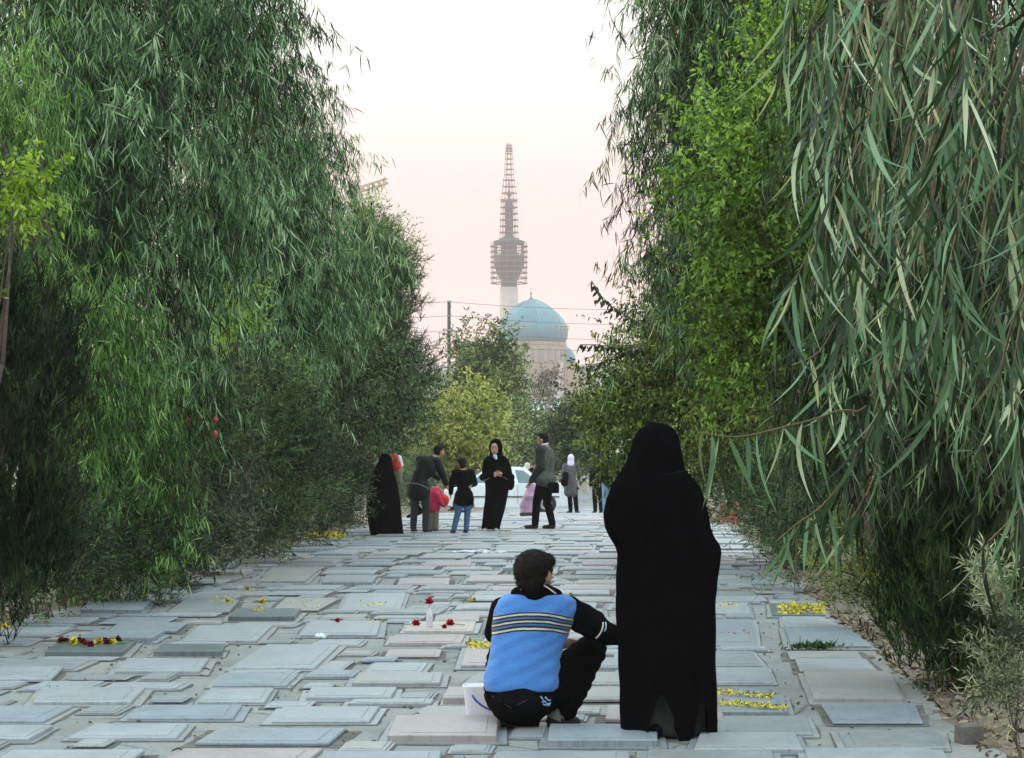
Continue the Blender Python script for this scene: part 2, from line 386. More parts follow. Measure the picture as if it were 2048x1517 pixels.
# distant hills
def hills():
    mb = MB(); n = 90; D = 2300; vs = []
    for i in range(n):
        x = -1600 + 3200 * i / (n - 1); h = 84 + 10 * math.sin(i * .31) + 6 * math.sin(i * .9 + 2)
        vs += [(x, D, -2), (x, D + 120, h), (x, D + 400, -2)]
    mb.add(vs, [(3 * i + k, 3 * i + 3 + k, 3 * i + 4 + k, 3 * i + 1 + k) for i in range(n - 1) for k in (0, 1)])
    tag(mb.build('hills', mat('hill_rock', (.20, .19, .18), .9, .3, .02, 0)), kind='structure')
hills()

# ---------------------------------------------------------------- gravestones
# front-left x, front-right x, front y, back-left x, back-right x, back y (as seen), height above the paving, stone, note
HAND = [
 (89, 245, 1316, 122, 273, 1291, .045, 'dark grey', 'strewn with yellow and maroon flowers'),
 (156, 303, 1288, 190, 330, 1272, .05, 'blue grey', 'directly behind the flower strewn stone'),
 (216, 352, 1269, 236, 374, 1252, .03, 'blue grey', None), (-20, 102, 1368, -5, 127, 1342, .03, 'pale grey', None),
 (66, 262, 1415, 84, 289, 1386, .03, 'pale grey', None), (254, 466, 1444, 284, 484, 1418, .02, 'blue grey', None),
 (-40, 58, 1488, -12, 107, 1461, .03, 'pale grey', None), (137, 353, 1483, 190, 378, 1455, .014, 'pale grey', None),
 (230, 399, 1352, 254, 418, 1326, .035, 'pale grey', None), (307, 444, 1316, 322, 450, 1301, .05, 'dark grey', None),
 (366, 513, 1289, 401, 545, 1258, .03, 'pale grey', None), (467, 630, 1343, 534, 680, 1295, .018, 'pale grey', None),
 (425, 574, 1378, 450, 599, 1354, .016, 'blue grey', None), (395, 530, 1411, 420, 548, 1384, .02, 'pale grey', None),
 (612, 782, 1405, 622, 794, 1385, .03, 'pale grey', None), (543, 739, 1451, 566, 760, 1421, .02, 'pale grey', None),
 (775, 993, 1489, 792, 998, 1448, .045, 'pinkish', 'in front of the crouching boy'),
 (832, 990, 1443, 853, 995, 1419, .012, 'beige grey', None), (886, 980, 1413, 896, 985, 1391, .05, 'pinkish', 'behind the white tub'),
 (922, 1062, 1340, 934, 1066, 1299, .03, 'pinkish', 'beside the hip of the crouching boy'),
 (729, 843, 1350, 749, 856, 1331, .008, 'pale grey', None), (769, 879, 1318, 777, 884, 1304, .012, 'pinkish', None),
 (777, 922, 1292, 790, 931, 1275, .02, 'pinkish', None), (808, 946, 1269, 820, 952, 1250, .022, 'cream', 'carrying the vase and red carnations'),
 (868, 958, 1247, 872, 960, 1234, .012, 'pinkish', None), (600, 754, 1277, 622, 762, 1249, .03, 'pale grey', 'with one red carnation on it'),
 (1095, 1315, 1499, 1100, 1314, 1466, .045, 'blue grey', 'at the feet of the veiled woman'),
 (1388, 1606, 1511, 1400, 1590, 1477, .03, 'pale grey', None), (1434, 1626, 1477, 1436, 1612, 1441, .018, 'mid grey', None),
 (1693, 1891, 1504, 1676, 1874, 1469, .015, 'mid grey', None), (1666, 1846, 1452, 1642, 1830, 1414, .014, 'blue grey', None),
 (1628, 1806, 1408, 1608, 1772, 1353, .035, 'beige grey', None), (1601, 1756, 1349, 1591, 1732, 1325, .02, 'pale grey', None),
 (1581, 1727, 1323, 1574, 1714, 1307, .012, 'beige grey', None), (1420, 1577, 1436, 1420, 1567, 1402, .035, 'blue grey', 'edged with lines of yellow petals'),
 (1420, 1547, 1371, 1420, 1531, 1341, .015, 'pale grey', None), (1400, 1526, 1337, 1400, 1503, 1307, .012, 'mid grey', None),
 (1400, 1514, 1296, 1400, 1502, 1243, .012, 'blue grey', None), (1584, 1744, 1300, 1567, 1692, 1261, .03, 'blue grey', 'with a green weed growing at its foot'),
 (1570, 1680, 1257, 1563, 1644, 1238, .014, 'pale grey', None), (1545, 1652, 1236, 1540, 1622, 1213, .02, 'dark grey', 'heaped with bright yellow petals'),
 (1400, 1502, 1234, 1400, 1495, 1212, .03, 'pale grey', None),
 (161, 283, 1231, 184, 303, 1209, .055, 'blue grey', None), (456, 588, 1245, 471, 602, 1229, .055, 'dark grey', None),
 (336, 458, 1230, 369, 478, 1206, .03, 'mid grey', None), (212, 313, 1183, 232, 334, 1172, .045, 'mid grey', None),
 (184, 283, 1199, 192, 290, 1188, .02, 'blue grey', None), (387, 466, 1141, 400, 471, 1130, .045, 'blue grey', None),
 (521, 610, 1168, 544, 638, 1143, .04, 'beige grey', None), (644, 744, 1173, 652, 756, 1158, .045, 'mid grey', None),
 (794, 898, 1174, 800, 900, 1161, .02, 'pinkish', None), (933, 1032, 1169, 941, 1034, 1157, .04, 'pinkish', None),
 (846, 942, 1136, 852, 944, 1127, .03, 'pinkish', None), (680, 800, 1225, 700, 812, 1190, .016, 'pale grey', None),
 (545, 636, 1225, 570, 680, 1201, .016, 'beige grey', None)]
slabs = []   # (D, px, quad, height, stone, note)
for s in HAND:
    q = [G(s[0], s[2]), G(s[1], s[2]), G(s[4], s[5]), G(s[3], s[5])]
    slabs.append([sum(p.y for p in q) / 4, sum(p.x for p in q) / 4, q, s[6] * (.75 if s[6] > .04 else .6), s[7], s[8]])
def uv(p): return (p[0] - AX * p[1], p[1])
boxes = []
for s in slabs:
    a = [uv(p) for p in s[2]]; boxes.append((min(x for x, y in a), max(x for x, y in a), min(y for x, y in a), max(y for x, y in a)))
rs = random.Random(5); v = 9.9
while v < 112:
    pitch = rs.uniform(.86, .98); 
    step_u = rs.uniform(.70, .77); u = UL + rs.uniform(.02, .2)
    while u < UR - .35:
        wd = rs.uniform(.54, .69); ln = rs.uniform(.62, .82); du = rs.uniform(.01, .06)
        u0, u1 = u + du, u + du + wd; v0, v1 = v + rs.uniform(0, .08), v + ln
        u += step_u
        if u1 > UR + .02 or rs.random() < .035: continue
        if any(not (u1 < b[0] + .07 or u0 > b[1] - .07 or v1 < b[2] + .12 or v0 > b[3] - .12) for b in boxes): continue
        if v > 18 and not (abs(((u0 + u1) / 2 + AX * v)) < .27 * v): continue
        sk = rs.uniform(-.04, .02); r2 = rs.uniform(-.02, .02)
        q = [XY(u0, v0), XY(u1, v0 + r2), XY(u1 + sk, v1 + r2), XY(u0 + sk, v1)]
        q = [Vector((x, y, 0)) for x, y in q]; x = sum(p.x for p in q) / 4; y = sum(p.y for p in q) / 4
        if abs(x) > .245 * y + .25: continue
        pink = 0.26 if -.6 < u + .5 < 1.1 else .05
        k = rs.random()
        st = 'pinkish' if k < pink else rs.choice(['pale grey'] * 4 + ['blue grey'] * 3 + ['mid grey'] * 3 + ['beige grey'] * 2 + (['dark grey'] if rs.random() < .25 else []))
        slabs.append([y, x, q, rs.choice([.003, .005, .008, .010, .014, .018, .024] if v > 16 else [.005, .008, .012, .016, .02]), st, None])
    v += pitch
bx2 = []
for s in slabs:
    a = [uv(p) for p in s[2]]; bx2.append((min(x for x, y in a), max(x for x, y in a), min(y for x, y in a), max(y for x, y in a)))
for i in range(14000):      # smaller stones squeezed into what is left
    v0 = rs.uniform(9.6, 30); u0 = rs.uniform(UL, UR - .3); wd = rs.uniform(.16, .6); ln = rs.uniform(.2, .64); u1, v1 = u0 + wd, v0 + ln
    if u1 > UR or abs((u0 + u1) / 2 + AX * v0) > .245 * v0 + .25: continue
    if any(not (u1 < b[0] - .012 or u0 > b[1] + .012 or v1 < b[2] - .012 or v0 > b[3] + .012) for b in bx2): continue
    bx2.append((u0, u1, v0, v1)); q = [Vector((*XY(a, b), 0)) for a, b in ((u0, v0), (u1, v0), (u1, v1), (u0, v1))]
    slabs.append([v0 + ln / 2, (u0 + u1) / 2 + AX * v0, q, rs.choice([.004, .008, .012]), rs.choice(['pale grey', 'mid grey', 'mid grey', 'beige grey', 'blue grey']), None])
slabs.sort(key=lambda s: s[0])
ORD = ['', 'first', 'second', 'third', 'fourth', 'fifth', 'sixth', 'seventh', 'eighth', 'ninth', 'tenth', 'eleventh', 'twelfth', 'thirteenth']
TEN = {0: '', 20: 'twenty', 30: 'thirty', 40: 'forty'}
def ordw(n):
    if n < 14: return ORD[n]
    if n < 20: return ['fourteenth', 'fifteenth', 'sixteenth', 'seventeenth', 'eighteenth', 'nineteenth'][n - 14]
    t, o = n // 10 * 10, n % 10
    return {20: 'twentieth', 30: 'thirtieth', 40: 'fortieth'}[t] if o == 0 else TEN[t] + '-' + ORD[o]
rows = {}
for s in slabs: rows.setdefault(int((s[0] - 9.6) / .92) + 1, []).append(s)
cnt = 0; far = MB(); farm = {}; shade = MB(); nd = 0
rq = random.Random(9)
for r in sorted(rows):
    for i, s in enumerate(sorted(rows[r], key=lambda s: s[1])):
        D, x, q, h, st, note = s; g = gz(D)
        ce = sum(q, Vector()) / 4
        ex = [Vector((ce.x + (p.x - ce.x) * (1 + rq.uniform(.10, .2)), ce.y + (p.y - ce.y) * (1 + rq.uniform(.05, .13)), 0)) for p in q]
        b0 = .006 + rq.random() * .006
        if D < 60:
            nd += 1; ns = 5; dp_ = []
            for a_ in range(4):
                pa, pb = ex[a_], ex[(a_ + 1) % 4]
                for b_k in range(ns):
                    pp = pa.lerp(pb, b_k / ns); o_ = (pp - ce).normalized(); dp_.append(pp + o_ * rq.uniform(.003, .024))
            shade.add([Vector((p_.x, p_.y, g + .0025 + nd * 4e-6)) for p_ in dp_], [tuple(range(len(dp_)))])  # dark sheet showing round each stone, contact shade put in as colour
        if cnt < 300 and D < 42:
            cnt += 1
            hw = 'raised' if h >= .018 else ('low' if h >= .01 else 'flush')
            lab = f"{st} {hw} gravestone, {ordw(r)} row from the front, {ordw(i + 1)} from the left" if not note else f"{st} {hw} gravestone {note}"
            t = empty('gravestone', (ce.x, ce.y, g), lab, 'gravestone', 'gravestones paving the path')
            mb = MB()
            # slab top with a bevelled rim and a shallow raised inner panel
            mb.prism(q, g + b0, g + b0 + h + .004, min(.006, h * .5 + .002))
            inn = [ce.lerp(p, .80) for p in q]
            mb.prism(inn, g + b0 + h + .0035, g + b0 + h + .0075, .002)
            mb.build('slab', STONE[st], t)
            if rq.random() < .75 or note: MB().prism(ex, g - .01, g + b0, 0).build('plinth', STONE[rq.choice(['pale grey', 'mid grey', 'beige grey', st])], t)
        else:
            farm.setdefault(st, MB()).prism([Vector((p.x, p.y, 0)) for p in q], g - .06, g + b0 + h, .005)
            far.prism(ex, g - .08, g + b0, 0)
tag(shade.build('contact_shade_rims', mat('contact_shade_dark', (.095, .092, .078), .95, .5, 6, .5)), 'painted dark contact lines round the edges of the gravestones', 'shade', None, 'stuff')
f0 = bpy.data.meshes.new('distant_gravestones'); vv = []; ff = []; mi = []
for k, (st, mb) in enumerate(list(farm.items()) + [('pale grey', far)]):
    o = len(vv); vv += [tuple(p) for p in mb.v]; ff += [tuple(i + o for i in f) for f in mb.f]; mi += [k] * len(mb.f); f0.materials.append(STONE[st])
f0.from_pydata(vv, [], ff); f0.polygons.foreach_set('material_index', mi); f0.update()
o = bpy.data.objects.new('distant_gravestones', f0); C.objects.link(o); tag(o, 'mass of low grey and pink gravestones on the slope beyond the people', 'gravestones', None, 'stuff')
print('slabs individual', cnt, 'total', len(slabs))

# ---------------------------------------------------------------- soil, rubble, litter, petals
def scatter(name, label, cat, m, pts, smin, smax, flat=.25, kind='stuff', leafy=False):
    N = len(pts); pts = np.array(pts)
    if leafy:
        d = nrmz(RG.normal(size=(N, 3)) * np.array([1, 1, .28])); V = strips(pts, d, RG.uniform(smin, smax, N), RG.uniform(smin, smax, N) * .4, .25, 2, 'ovate')
        o = np_mesh(name, V, 2, m, None, RG.random(N))
    else:
        mb = MB()
        for p in pts:
            s = random.uniform(smin, smax); mb.ell(Vector(p) + Vector((0, 0, s * flat * .5)), (s, s * random.uniform(.6, 1), s * flat * random.uniform(.7, 1.6)), Matrix.Rotation(random.uniform(0, 6), 3, 'Z') @ Matrix.Rotation(random.uniform(-.5, .5), 3, 'X'), 6, 4)
        o = mb.build(name, m)
    return tag(o, label, cat, None, kind)
M_LITTER = leafmat('dry_leaf', (.11, .085, .05), (.26, .22, .16), (.36, .30, .16), .8, .1)
M_RUB = mat('rubble_stone', (.22, .21, .18), .85, .35, 12, .5, .01)
pts = []
for i in range(9000):
    v = RG.uniform(8, 45) if i % 3 else RG.uniform(8, 22); e = RG.uniform(0, 1) ** 1.3
    if i % 2: pts.append((UR + .02 + e * 1.1 + AX * v, v, gz(v) + .012))
    else: pts.append((UL - .02 - e * 1.2 + AX * v, v, gz(v) + .012))
scatter('leaf_litter', 'dry brown leaf litter along both soil edges of the paving', 'leaf litter', M_LITTER, pts, .03, .085, leafy=True)
pts = [(UR + RG.uniform(-.06, .7) + AX * v, v, gz(v)) for v in RG.uniform(8, 40, 190)] + [(UL - RG.uniform(-.06, .4) + AX * v, v, gz(v)) for v in RG.uniform(16, 42, 240)]
scatter('rubble', 'small broken stones and clods in the soil beside the paving', 'rubble', M_RUB, pts, .008, .034, .6)
pts = []
for i in range(2600):
    v = RG.uniform(9.5, 36); u = RG.uniform(UL, UR); pts.append((u + AX * v, v, gz(v) + .006 + .0))
scatter('grit', 'dark grit and bits of leaf lying between the gravestones', 'grit', mat('grit', (.12, .11, .08), .9, .4, 20, 0), pts, .004, .016, .5)
# broken pale block
t = MB(); p = G(1694, 1224)
t.add([p + Vector(q) for q in [(-.12, -.1, 0), (.13, -.08, 0), (.11, .1, 0), (-.1, .12, 0), (-.09, -.07, .2), (.04, -.06, .25), (.08, .08, .19), (-.07, .09, .22), (.12, -.07, .12)]],
      [(3, 2, 1, 0), (0, 1, 8, 5, 4), (1, 2, 6, 8), (8, 6, 5), (2, 3, 7, 6), (3, 0, 4, 7), (4, 5, 6, 7)])
tag(t.build('stone_block', M_RUB), 'broken pale stone block standing at the right edge of the paving', 'stone')
t = MB(); p = G(1938, 1487); t.box(p + Vector((0, 0, .05)), (.11, .10, .10), .3, .012)
tag(t.build('stone_block', mat('dark_stone', (.10, .095, .085), .9, .3, 14, .5)), 'small grey stone cube in the soil at the bottom right', 'stone')

def petals(px0, px1, py0, py1, n, label, m=None, h=.032, size=.013, line=False):
    mb = []; 
    for i in range(n):
        px = random.uniform(px0, px1); py = random.uniform(py0, py1) if not line else (py0 + (py1 - py0) * (px - px0) / (px1 - px0) + random.gauss(0, 1.6))
        g = G(px, py); mb.append((g.x, g.y, h + random.uniform(0, .012)))
    N = len(mb); d = nrmz(RG.normal(size=(N, 3)) * np.array([1, 1, .5]))
    V = strips(np.array(mb), d, RG.uniform(size, size * 2.2, N), RG.uniform(size * .6, size * 1.3, N), .3, 2, 'ovate')
    o = np_mesh('flower_petals', V, 2, m or M_YELP, None, RG.random(N))
    return tag(o, label, 'petals', None, 'stuff')
M_YELP = leafmat('yellow_petals', (.50, .42, .03), (.78, .70, .03), (.8, .74, .25), .6, .2)
M_REDP = leafmat('red_petals', (.3, .01, .02), (.5, .03, .05), None, .6, .2)
petals(1556, 1648, 1215, 1235, 560, 'heap of bright yellow petals on the dark slab at right', h=.022, size=.025)
petals(1434, 1545, 1403, 1412, 210, 'upper line of yellow petals across the slab right of the veiled woman', h=.05, line=True)
petals(1434, 1572, 1424, 1434, 300, 'lower line of yellow petals along the front of the slab right of the veiled woman', h=.05, line=True)
petals(1434, 1475, 1217, 1220, 60, 'short streak of yellow petals on a slab just right of the foreground chador', h=.04, line=True)
petals(612, 690, 1068, 1082, 620, 'yellow chrysanthemum petals heaped at the left edge of the paving', h=.02, size=.035)
petals(575, 640, 1204, 1222, 70, 'yellow petals sprinkled on the beige slab left of the vase', h=.022)
petals(718, 775, 1210, 1220, 50, 'faint yellow petals on the slab behind the lone red carnation', h=.022)
petals(425, 470, 1201, 1216, 60, 'yellow petals on the slab near the left planting', h=.034)
petals(500, 530, 1231, 1237, 40, 'few yellow petals on the raised dark slab at left', h=.06)
petals(725, 775, 1244, 1249, 40, 'yellow petals between slabs behind the lone carnation', h=.02)
petals(935, 985, 1296, 1308, 160, 'yellow petals on the pink slab beside the blue vest', h=.035, size=.02)
petals(1434, 1500, 1269, 1275, 16, 'dotted row of red petals on a slab right of the veiled woman', M_REDP, .02)
petals(-5, 18, 1258, 1264, 50, 'yellow petals at the far left edge of the paving', h=.02, size=.03)

def bloom(px, py, r, m, label, group=None, h=.03, cat='flower', stem=0, up=None):
    p = G(px, py) + Vector((0, 0, h)) if up is None else up
    t = empty('cut_flower', p, label, cat, group)
    N = 70; d = nrmz(RG.normal(size=(N, 3)) + np.array([0, 0, .35])); ps = np.tile(np.array(p) + np.array([0, 0, r * .55]), (N, 1))
    V = strips(ps, d, np.full(N, r) * RG.uniform(.8, 1.15, N), np.full(N, r * .75), .4, 2, 'ovate'); V[..., 2] = np.maximum(V[..., 2], p.z + .002)
    mm = {M_RED: M_REDP, M_YEL: M_YELP, M_MAROON: M_MARP}[m]
    np_mesh('petals', V, 2, mm, t, RG.random(N))
    if stem:
        a = random.uniform(-.4, .4) + (math.pi if random.random() < .5 else 0)
        MB().tube([p + Vector((0, 0, r * .4)), p + Vector((math.cos(a) * stem * .5, math.sin(a) * stem * .5, .012)), p + Vector((math.cos(a) * stem, math.sin(a) * stem, .006))], .003, 5).build('stem', M_STEM, t)
    return t
M_MARP = leafmat('maroon_petals', (.10, .004, .015), (.2, .01, .03), None, .6, .15)
for k, (x, y) in enumerate([(147, 1302), (197, 1302), (225, 1302)]):
    bloom(x, y, .036, M_YEL, ['leftmost yellow flower on the flower strewn dark slab', 'middle yellow flower on the flower strewn dark slab', 'rightmost yellow flower on the flower strewn dark slab'][k], 'flowers on the dark slab', .045, stem=.1)
for k, (x, y) in enumerate([(122, 1298), (131, 1299), (158, 1299), (166, 1301), (173, 1305), (181, 1307), (208, 1299), (214, 1302), (236, 1296)]):
    bloom(x, y, .030, M_MAROON, 'dark maroon flower among the yellow flowers, ' + ORD[k + 1] + ' from the left', 'flowers on the dark slab', .045, stem=.14)
bloom(832, 1259, .035, M_RED, 'red carnation left of the vase', 'red carnations', .03, stem=.12)
bloom(901, 1259, .036, M_RED, 'large red carnation right of the vase', 'red carnations', .03, stem=.12)
bloom(889, 1265, .024, M_RED, 'small red carnation in front of the larger one right of the vase', 'red carnations', .03)
bloom(675, 1253, .024, M_RED, 'lone red carnation on the pale slab left of the vase', 'red carnations', .035)
bloom(948, 1206, .022, M_YEL, 'yellow flower with green stem left of the boy, the right one of two', 'yellow flowers left of the boy', .02, stem=.1)
bloom(938, 1208, .018, M_YEL, 'yellow flower with green stem left of the boy, the left one of two', 'yellow flowers left of the boy', .02, stem=.1)
bloom(495, 1185, .03, M_YEL, 'single yellow flower on a grey slab in the left half', 'stray yellow flowers', .02)
bloom(525, 1212, .035, M_YEL, 'yellow flower in a slab joint, nearest the dark raised slab', 'stray yellow flowers', .02, stem=.1)
bloom(455, 1212, .026, M_YEL, 'yellow flower lying among petals at left', 'stray yellow flowers', .035)
bloom(1141, 1196, .022, M_YEL, 'yellow flower just right of the boy\'s shoulder', 'yellow flowers beside the boy\'s shoulder', .02, stem=.1)
bloom(1124, 1195, .016, M_YEL, 'smaller yellow flower hidden by the boy\'s shoulder', 'yellow flowers beside the boy\'s shoulder', .02)
# bottle vase with carnation
M_PLAS, nt_, b_ = newmat('clear_plastic'); b_.inputs['Base Color'].default_value = (.85, .88, .9, 1); b_.inputs['Roughness'].default_value = .12; b_.inputs['Transmission Weight'].default_value = .45; b_.inputs['IOR'].default_value = 1.2
p = G(859, 1262) + Vector((0, 0, .03)); t = empty('vase', p, 'clear plastic bottle used as a vase on the cream slab', 'vase')
MB().lathe(p, [(.022, 0), (.026, .01), (.026, .11), (.022, .125), (.012, .14), (.011, .16)], 16).build('bottle', M_PLAS, t, True)
MB().lathe(p, [(.0266, .055), (.0266, .085)], 16).build('label_band', mat('pale_label', (.55, .55, .62), .5, .1), t)
q = p + Vector((0, 0, .165)); 
t2 = bloom(0, 0, .036, M_RED, 'single red carnation standing upright in the bottle vase', 'red carnations', up=p + Vector((0, 0, .185)))
MB().tube([p + Vector((-.012, 0, .012)), p + Vector((-.006, 0, .10)), p + Vector((0, 0, .195))], .003, 6).build('stem', mat('pink_stem', (.25, .12, .16), .6), t2)
# crumpled clear bags
def crumple(px, py, r, label, col=(.6, .68, .72), squash=.5):
    mb = MB(); g = G(px, py); rr = random.Random(int(px))
    mb.ell(g + Vector((0, 0, r * squash * .7)), (r, r * .7, r * squash), None, 14, 9)
    mb.v = [g + (v - g) * rr.uniform(.72, 1.2) for v in mb.v]
    for v in mb.v: v.z = max(v.z, .004)
    return tag(mb.build('plastic_bag', mat('bag_' + str(px), col, .3, .2, 20, .3)), label, 'plastic bag')
crumple(641, 1278, .05, 'small crumpled pale plastic scrap in front of the lone carnation slab')
for k, (a, b) in enumerate([(930, 1107), (962, 1105), (990, 1108)]):
    crumple(a, b, .17, ['long crumpled pale blue plastic sheet piece, left of three', 'crumpled pale blue plastic sheet piece, middle of three', 'crumpled pale blue plastic sheet piece, right of three'][k], (.5, .58, .64), .14)
def weed(px, py, n, h, name, label, mm, spread, z=.0):
    g = G(px, py) + Vector((0, 0, z)); N = n
    ps = np.array(g) + np.stack([RG.normal(size=N) * spread, RG.normal(size=N) * spread * .25, RG.random(N) * h * .2], 1)
    V = strips(ps, RG.normal(size=(N, 3)) * .6 + np.array([0, 0, .7]), RG.uniform(.3, 1, N) * h, np.full(N, h * .22), .5, 2, 'ovate')
    return tag(np_mesh(name, V, 2, mm, None, RG.random(N)), label, 'weed')
M_WEED = leafmat('weed_leaf', (.02, .06, .015), (.06, .14, .03))
weed(1625, 1302, 220, .07, 'green_weed', 'low green weed at the foot of a blue grey slab on the right', M_WEED, .09, .022)
weed(110, 1382, 60, .04, 'green_weed', 'tuft of moss between slabs at the lower left', M_WEED, .03)
for k, (x, y) in enumerate([(170, 1365), (186, 1368), (412, 1343), (902, 1211), (1697, 1477), (355, 1506)]):
    g = G(x, y); MBt = MB(); a = random.uniform(0, 3)
    MBt.tube([g + Vector((-.03 * math.cos(a), -.03 * math.sin(a), .012)), g + Vector((0, 0, .022)), g + Vector((.035 * math.cos(a), .03 * math.sin(a), .012))], [.004, .006, .003], 5)
    tag(MBt.build('dead_twig', M_BARK), ['short dark twig lying beside the slabs at far left', 'second short dark twig just right of the far left one', 'dark twig on the corner of a pale slab', 'dark stub left of the two yellow flowers', 'dark pebble-like twig on the slab at lower right', 'dark twig at the very bottom left'][k], 'twig', 'twigs on the paving')

# ---------------------------------------------------------------- far buildings, tower, crane
M_TURQ, nt_, b_ = newmat('turquoise_tile')
n = noise(nt_, .35, 6); nt_.links.new(ramp(nt_, [(.3, (.006, .12, .18)), (.7, (.012, .20, .26))], n), b_.inputs['Base Color']); b_.inputs['Roughness'].default_value = .35
M_RIB = mat('pale_tile_line', (.15, .32, .38), .4, .1, 1, 0)
M_BRICK, nt_, b_ = newmat('buff_brick')
br = nt_.nodes.new('ShaderNodeTexBrick'); br.inputs['Scale'].default_value = .45; br.inputs['Color1'].default_value = (.28, .21, .155, 1); br.inputs['Color2'].default_value = (.34, .26, .19, 1); br.inputs['Mortar'].default_value = (.40, .33, .26, 1)
t_ = nt_.nodes.new('ShaderNodeTexCoord'); nt_.links.new(t_.outputs['Object'], br.inputs[0])
mx = nt_.nodes.new('ShaderNodeMixRGB'); mx.blend_type = 'MULTIPLY'; mx.inputs[0].default_value = .5; nt_.links.new(br.outputs[0], mx.inputs[1]); nt_.links.new(ramp(nt_, [(.3, (.6, .6, .6)), (.7, (1, 1, 1))], noise(nt_, .3, 6)), mx.inputs[2])
nt_.links.new(mx.outputs[0], b_.inputs['Base Color']); b_.inputs['Roughness'].default_value = .85
M_CONC = mat('pale_concrete', (.45, .40, .37), .8, .1, .3, 0)
M_STEEL = mat('rusty_scaffold', (.20, .12, .09), .7, .2, 1, 0)
M_TDARK = mat('grey_tile_cladding', (.045, .065, .065), .7, .25, .6, 0)
M_WIN = mat('dark_opening', (.06, .06, .06), .6, .2, 1, 0)
DM = 960.; s = DM / F
mosque = empty('mosque', W(1065, 897, DM), 'brick mosque with a large turquoise dome beyond the trees', 'mosque')
def domeprof(R0, Ht):
    return [(.93, 0), (.975, .06), (1.0, .16), (1.005, .24), (.99, .32), (.95, .42), (.87, .54), (.75, .66), (.60, .77), (.43, .865), (.25, .94), (.1, .985), (.02, 1.0)], R0, Ht
pr, R0, Ht = domeprof(71 * s, 86 * s)
cb = W(1065, 685, DM)
dome = MB().lathe(cb, [(r * R0, z * Ht) for r, z in pr], 64).build('dome', M_TURQ, mosque, True)
mb = MB()
for k in range(8):      # star ribs on the upper dome
    a = 2 * math.pi * k / 8 + .2
    pts = []
    for r, z in pr[5:]: pts.append(cb + Vector((r * R0 * math.cos(a + .0) * 1.004, r * R0 * math.sin(a) * 1.004, z * Ht + .1)))
    mb.tube(pts, .22, 4)
mb.build('tile_ribs', M_RIB, dome)
mb = MB()
for zz in (.30, .36): 
    for k in range(40):
        a = 2 * math.pi * k / 40; 
        if (k // 5) % 2: mb.box(cb + Vector((R0 * 1.0 * math.cos(a), R0 * 1.0 * math.sin(a), zz * Ht)), (1.3, 1.3, .5), a)
mb.build('tile_band', mat('sand_tile', (.38, .36, .24), .6, .2, 1, 0), dome)
MB().lathe(W(1062, 602, DM), [(.5, -1), (.45, 0), (.9, .8), (.3, 1.6), (.2, 2.6), (.45, 3.2), (.12, 3.8), (.1, 5.8)], 8).build('finial', mat('dark_bronze', (.08, .07, .05), .4), mosque)
mb = MB(); mb.lathe(W(1065, 728, DM), [(66.5 * s, 0), (66.5 * s, 34 * s), (68 * s, 36 * s), (68 * s, 42 * s)], 48)
drum = mb.build('drum', M_BRICK, mosque)
mb = MB()
for k in range(24):
    a = 2 * math.pi * k / 24; c = W(1065, 712, DM) + Vector((66.8 * s * math.cos(a), 66.8 * s * math.sin(a), 0))
    mb.box(c, (.5, 1.6, 5), a)
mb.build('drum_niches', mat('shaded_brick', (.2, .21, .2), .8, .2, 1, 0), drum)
def blk(name, x0, x1, y0, y1, D, dep, m, parent):
    a = W(x0, y1, D); b = W(x1, y0, D); mb = MB(); mb.box(((a.x + b.x) / 2, D + dep / 2, (a.z + b.z) / 2), (b.x - a.x, dep, b.z - a.z)); return mb.build(name, m, parent)
blk('main_block', 960, 1128, 727, 905, DM - 16, 34, M_BRICK, mosque)
blk('corner_pier', 1118, 1127, 722, 905, DM - 17, 3, M_CONC, mosque)
blk('side_block', 1127, 1178, 731, 905, DM - 13, 30, M_BRICK, mosque)
blk('annex', 1080, 1122, 752, 905, DM - 22, 6, M_CONC, mosque)
for x in (1026, 1048, 1078): blk('window', x, x + 7, 722, 726.5, DM - 16.1, .4, M_WIN, mosque) if False else None
w1 = blk('window', 1078, 1088, 733, 737, DM - 16.3, .5, M_WIN, mosque); blk('window', 1030, 1037, 732, 737, DM - 16.3, .5, M_WIN, mosque)
blk('arcade', 1132, 1165, 800, 905, DM - 15, 3, M_CONC, mosque)
for k in range(4): blk('window', 1136 + k * 8, 1140 + k * 8, 806, 822, DM - 15.4, .5, M_WIN, mosque)
pr2 = [(r * 25.5 * s, z * 38 * s) for r, z in pr]
sdm = MB().lathe(W(1126, 727, DM + 12), pr2, 40).build('small_dome', M_TURQ, mosque, True)
mb = MB(); mb.lathe(W(1126, 740, DM + 12), [(25 * s, 0), (25 * s, 13 * s)], 32); mb.build('small_drum', M_BRICK, mosque)

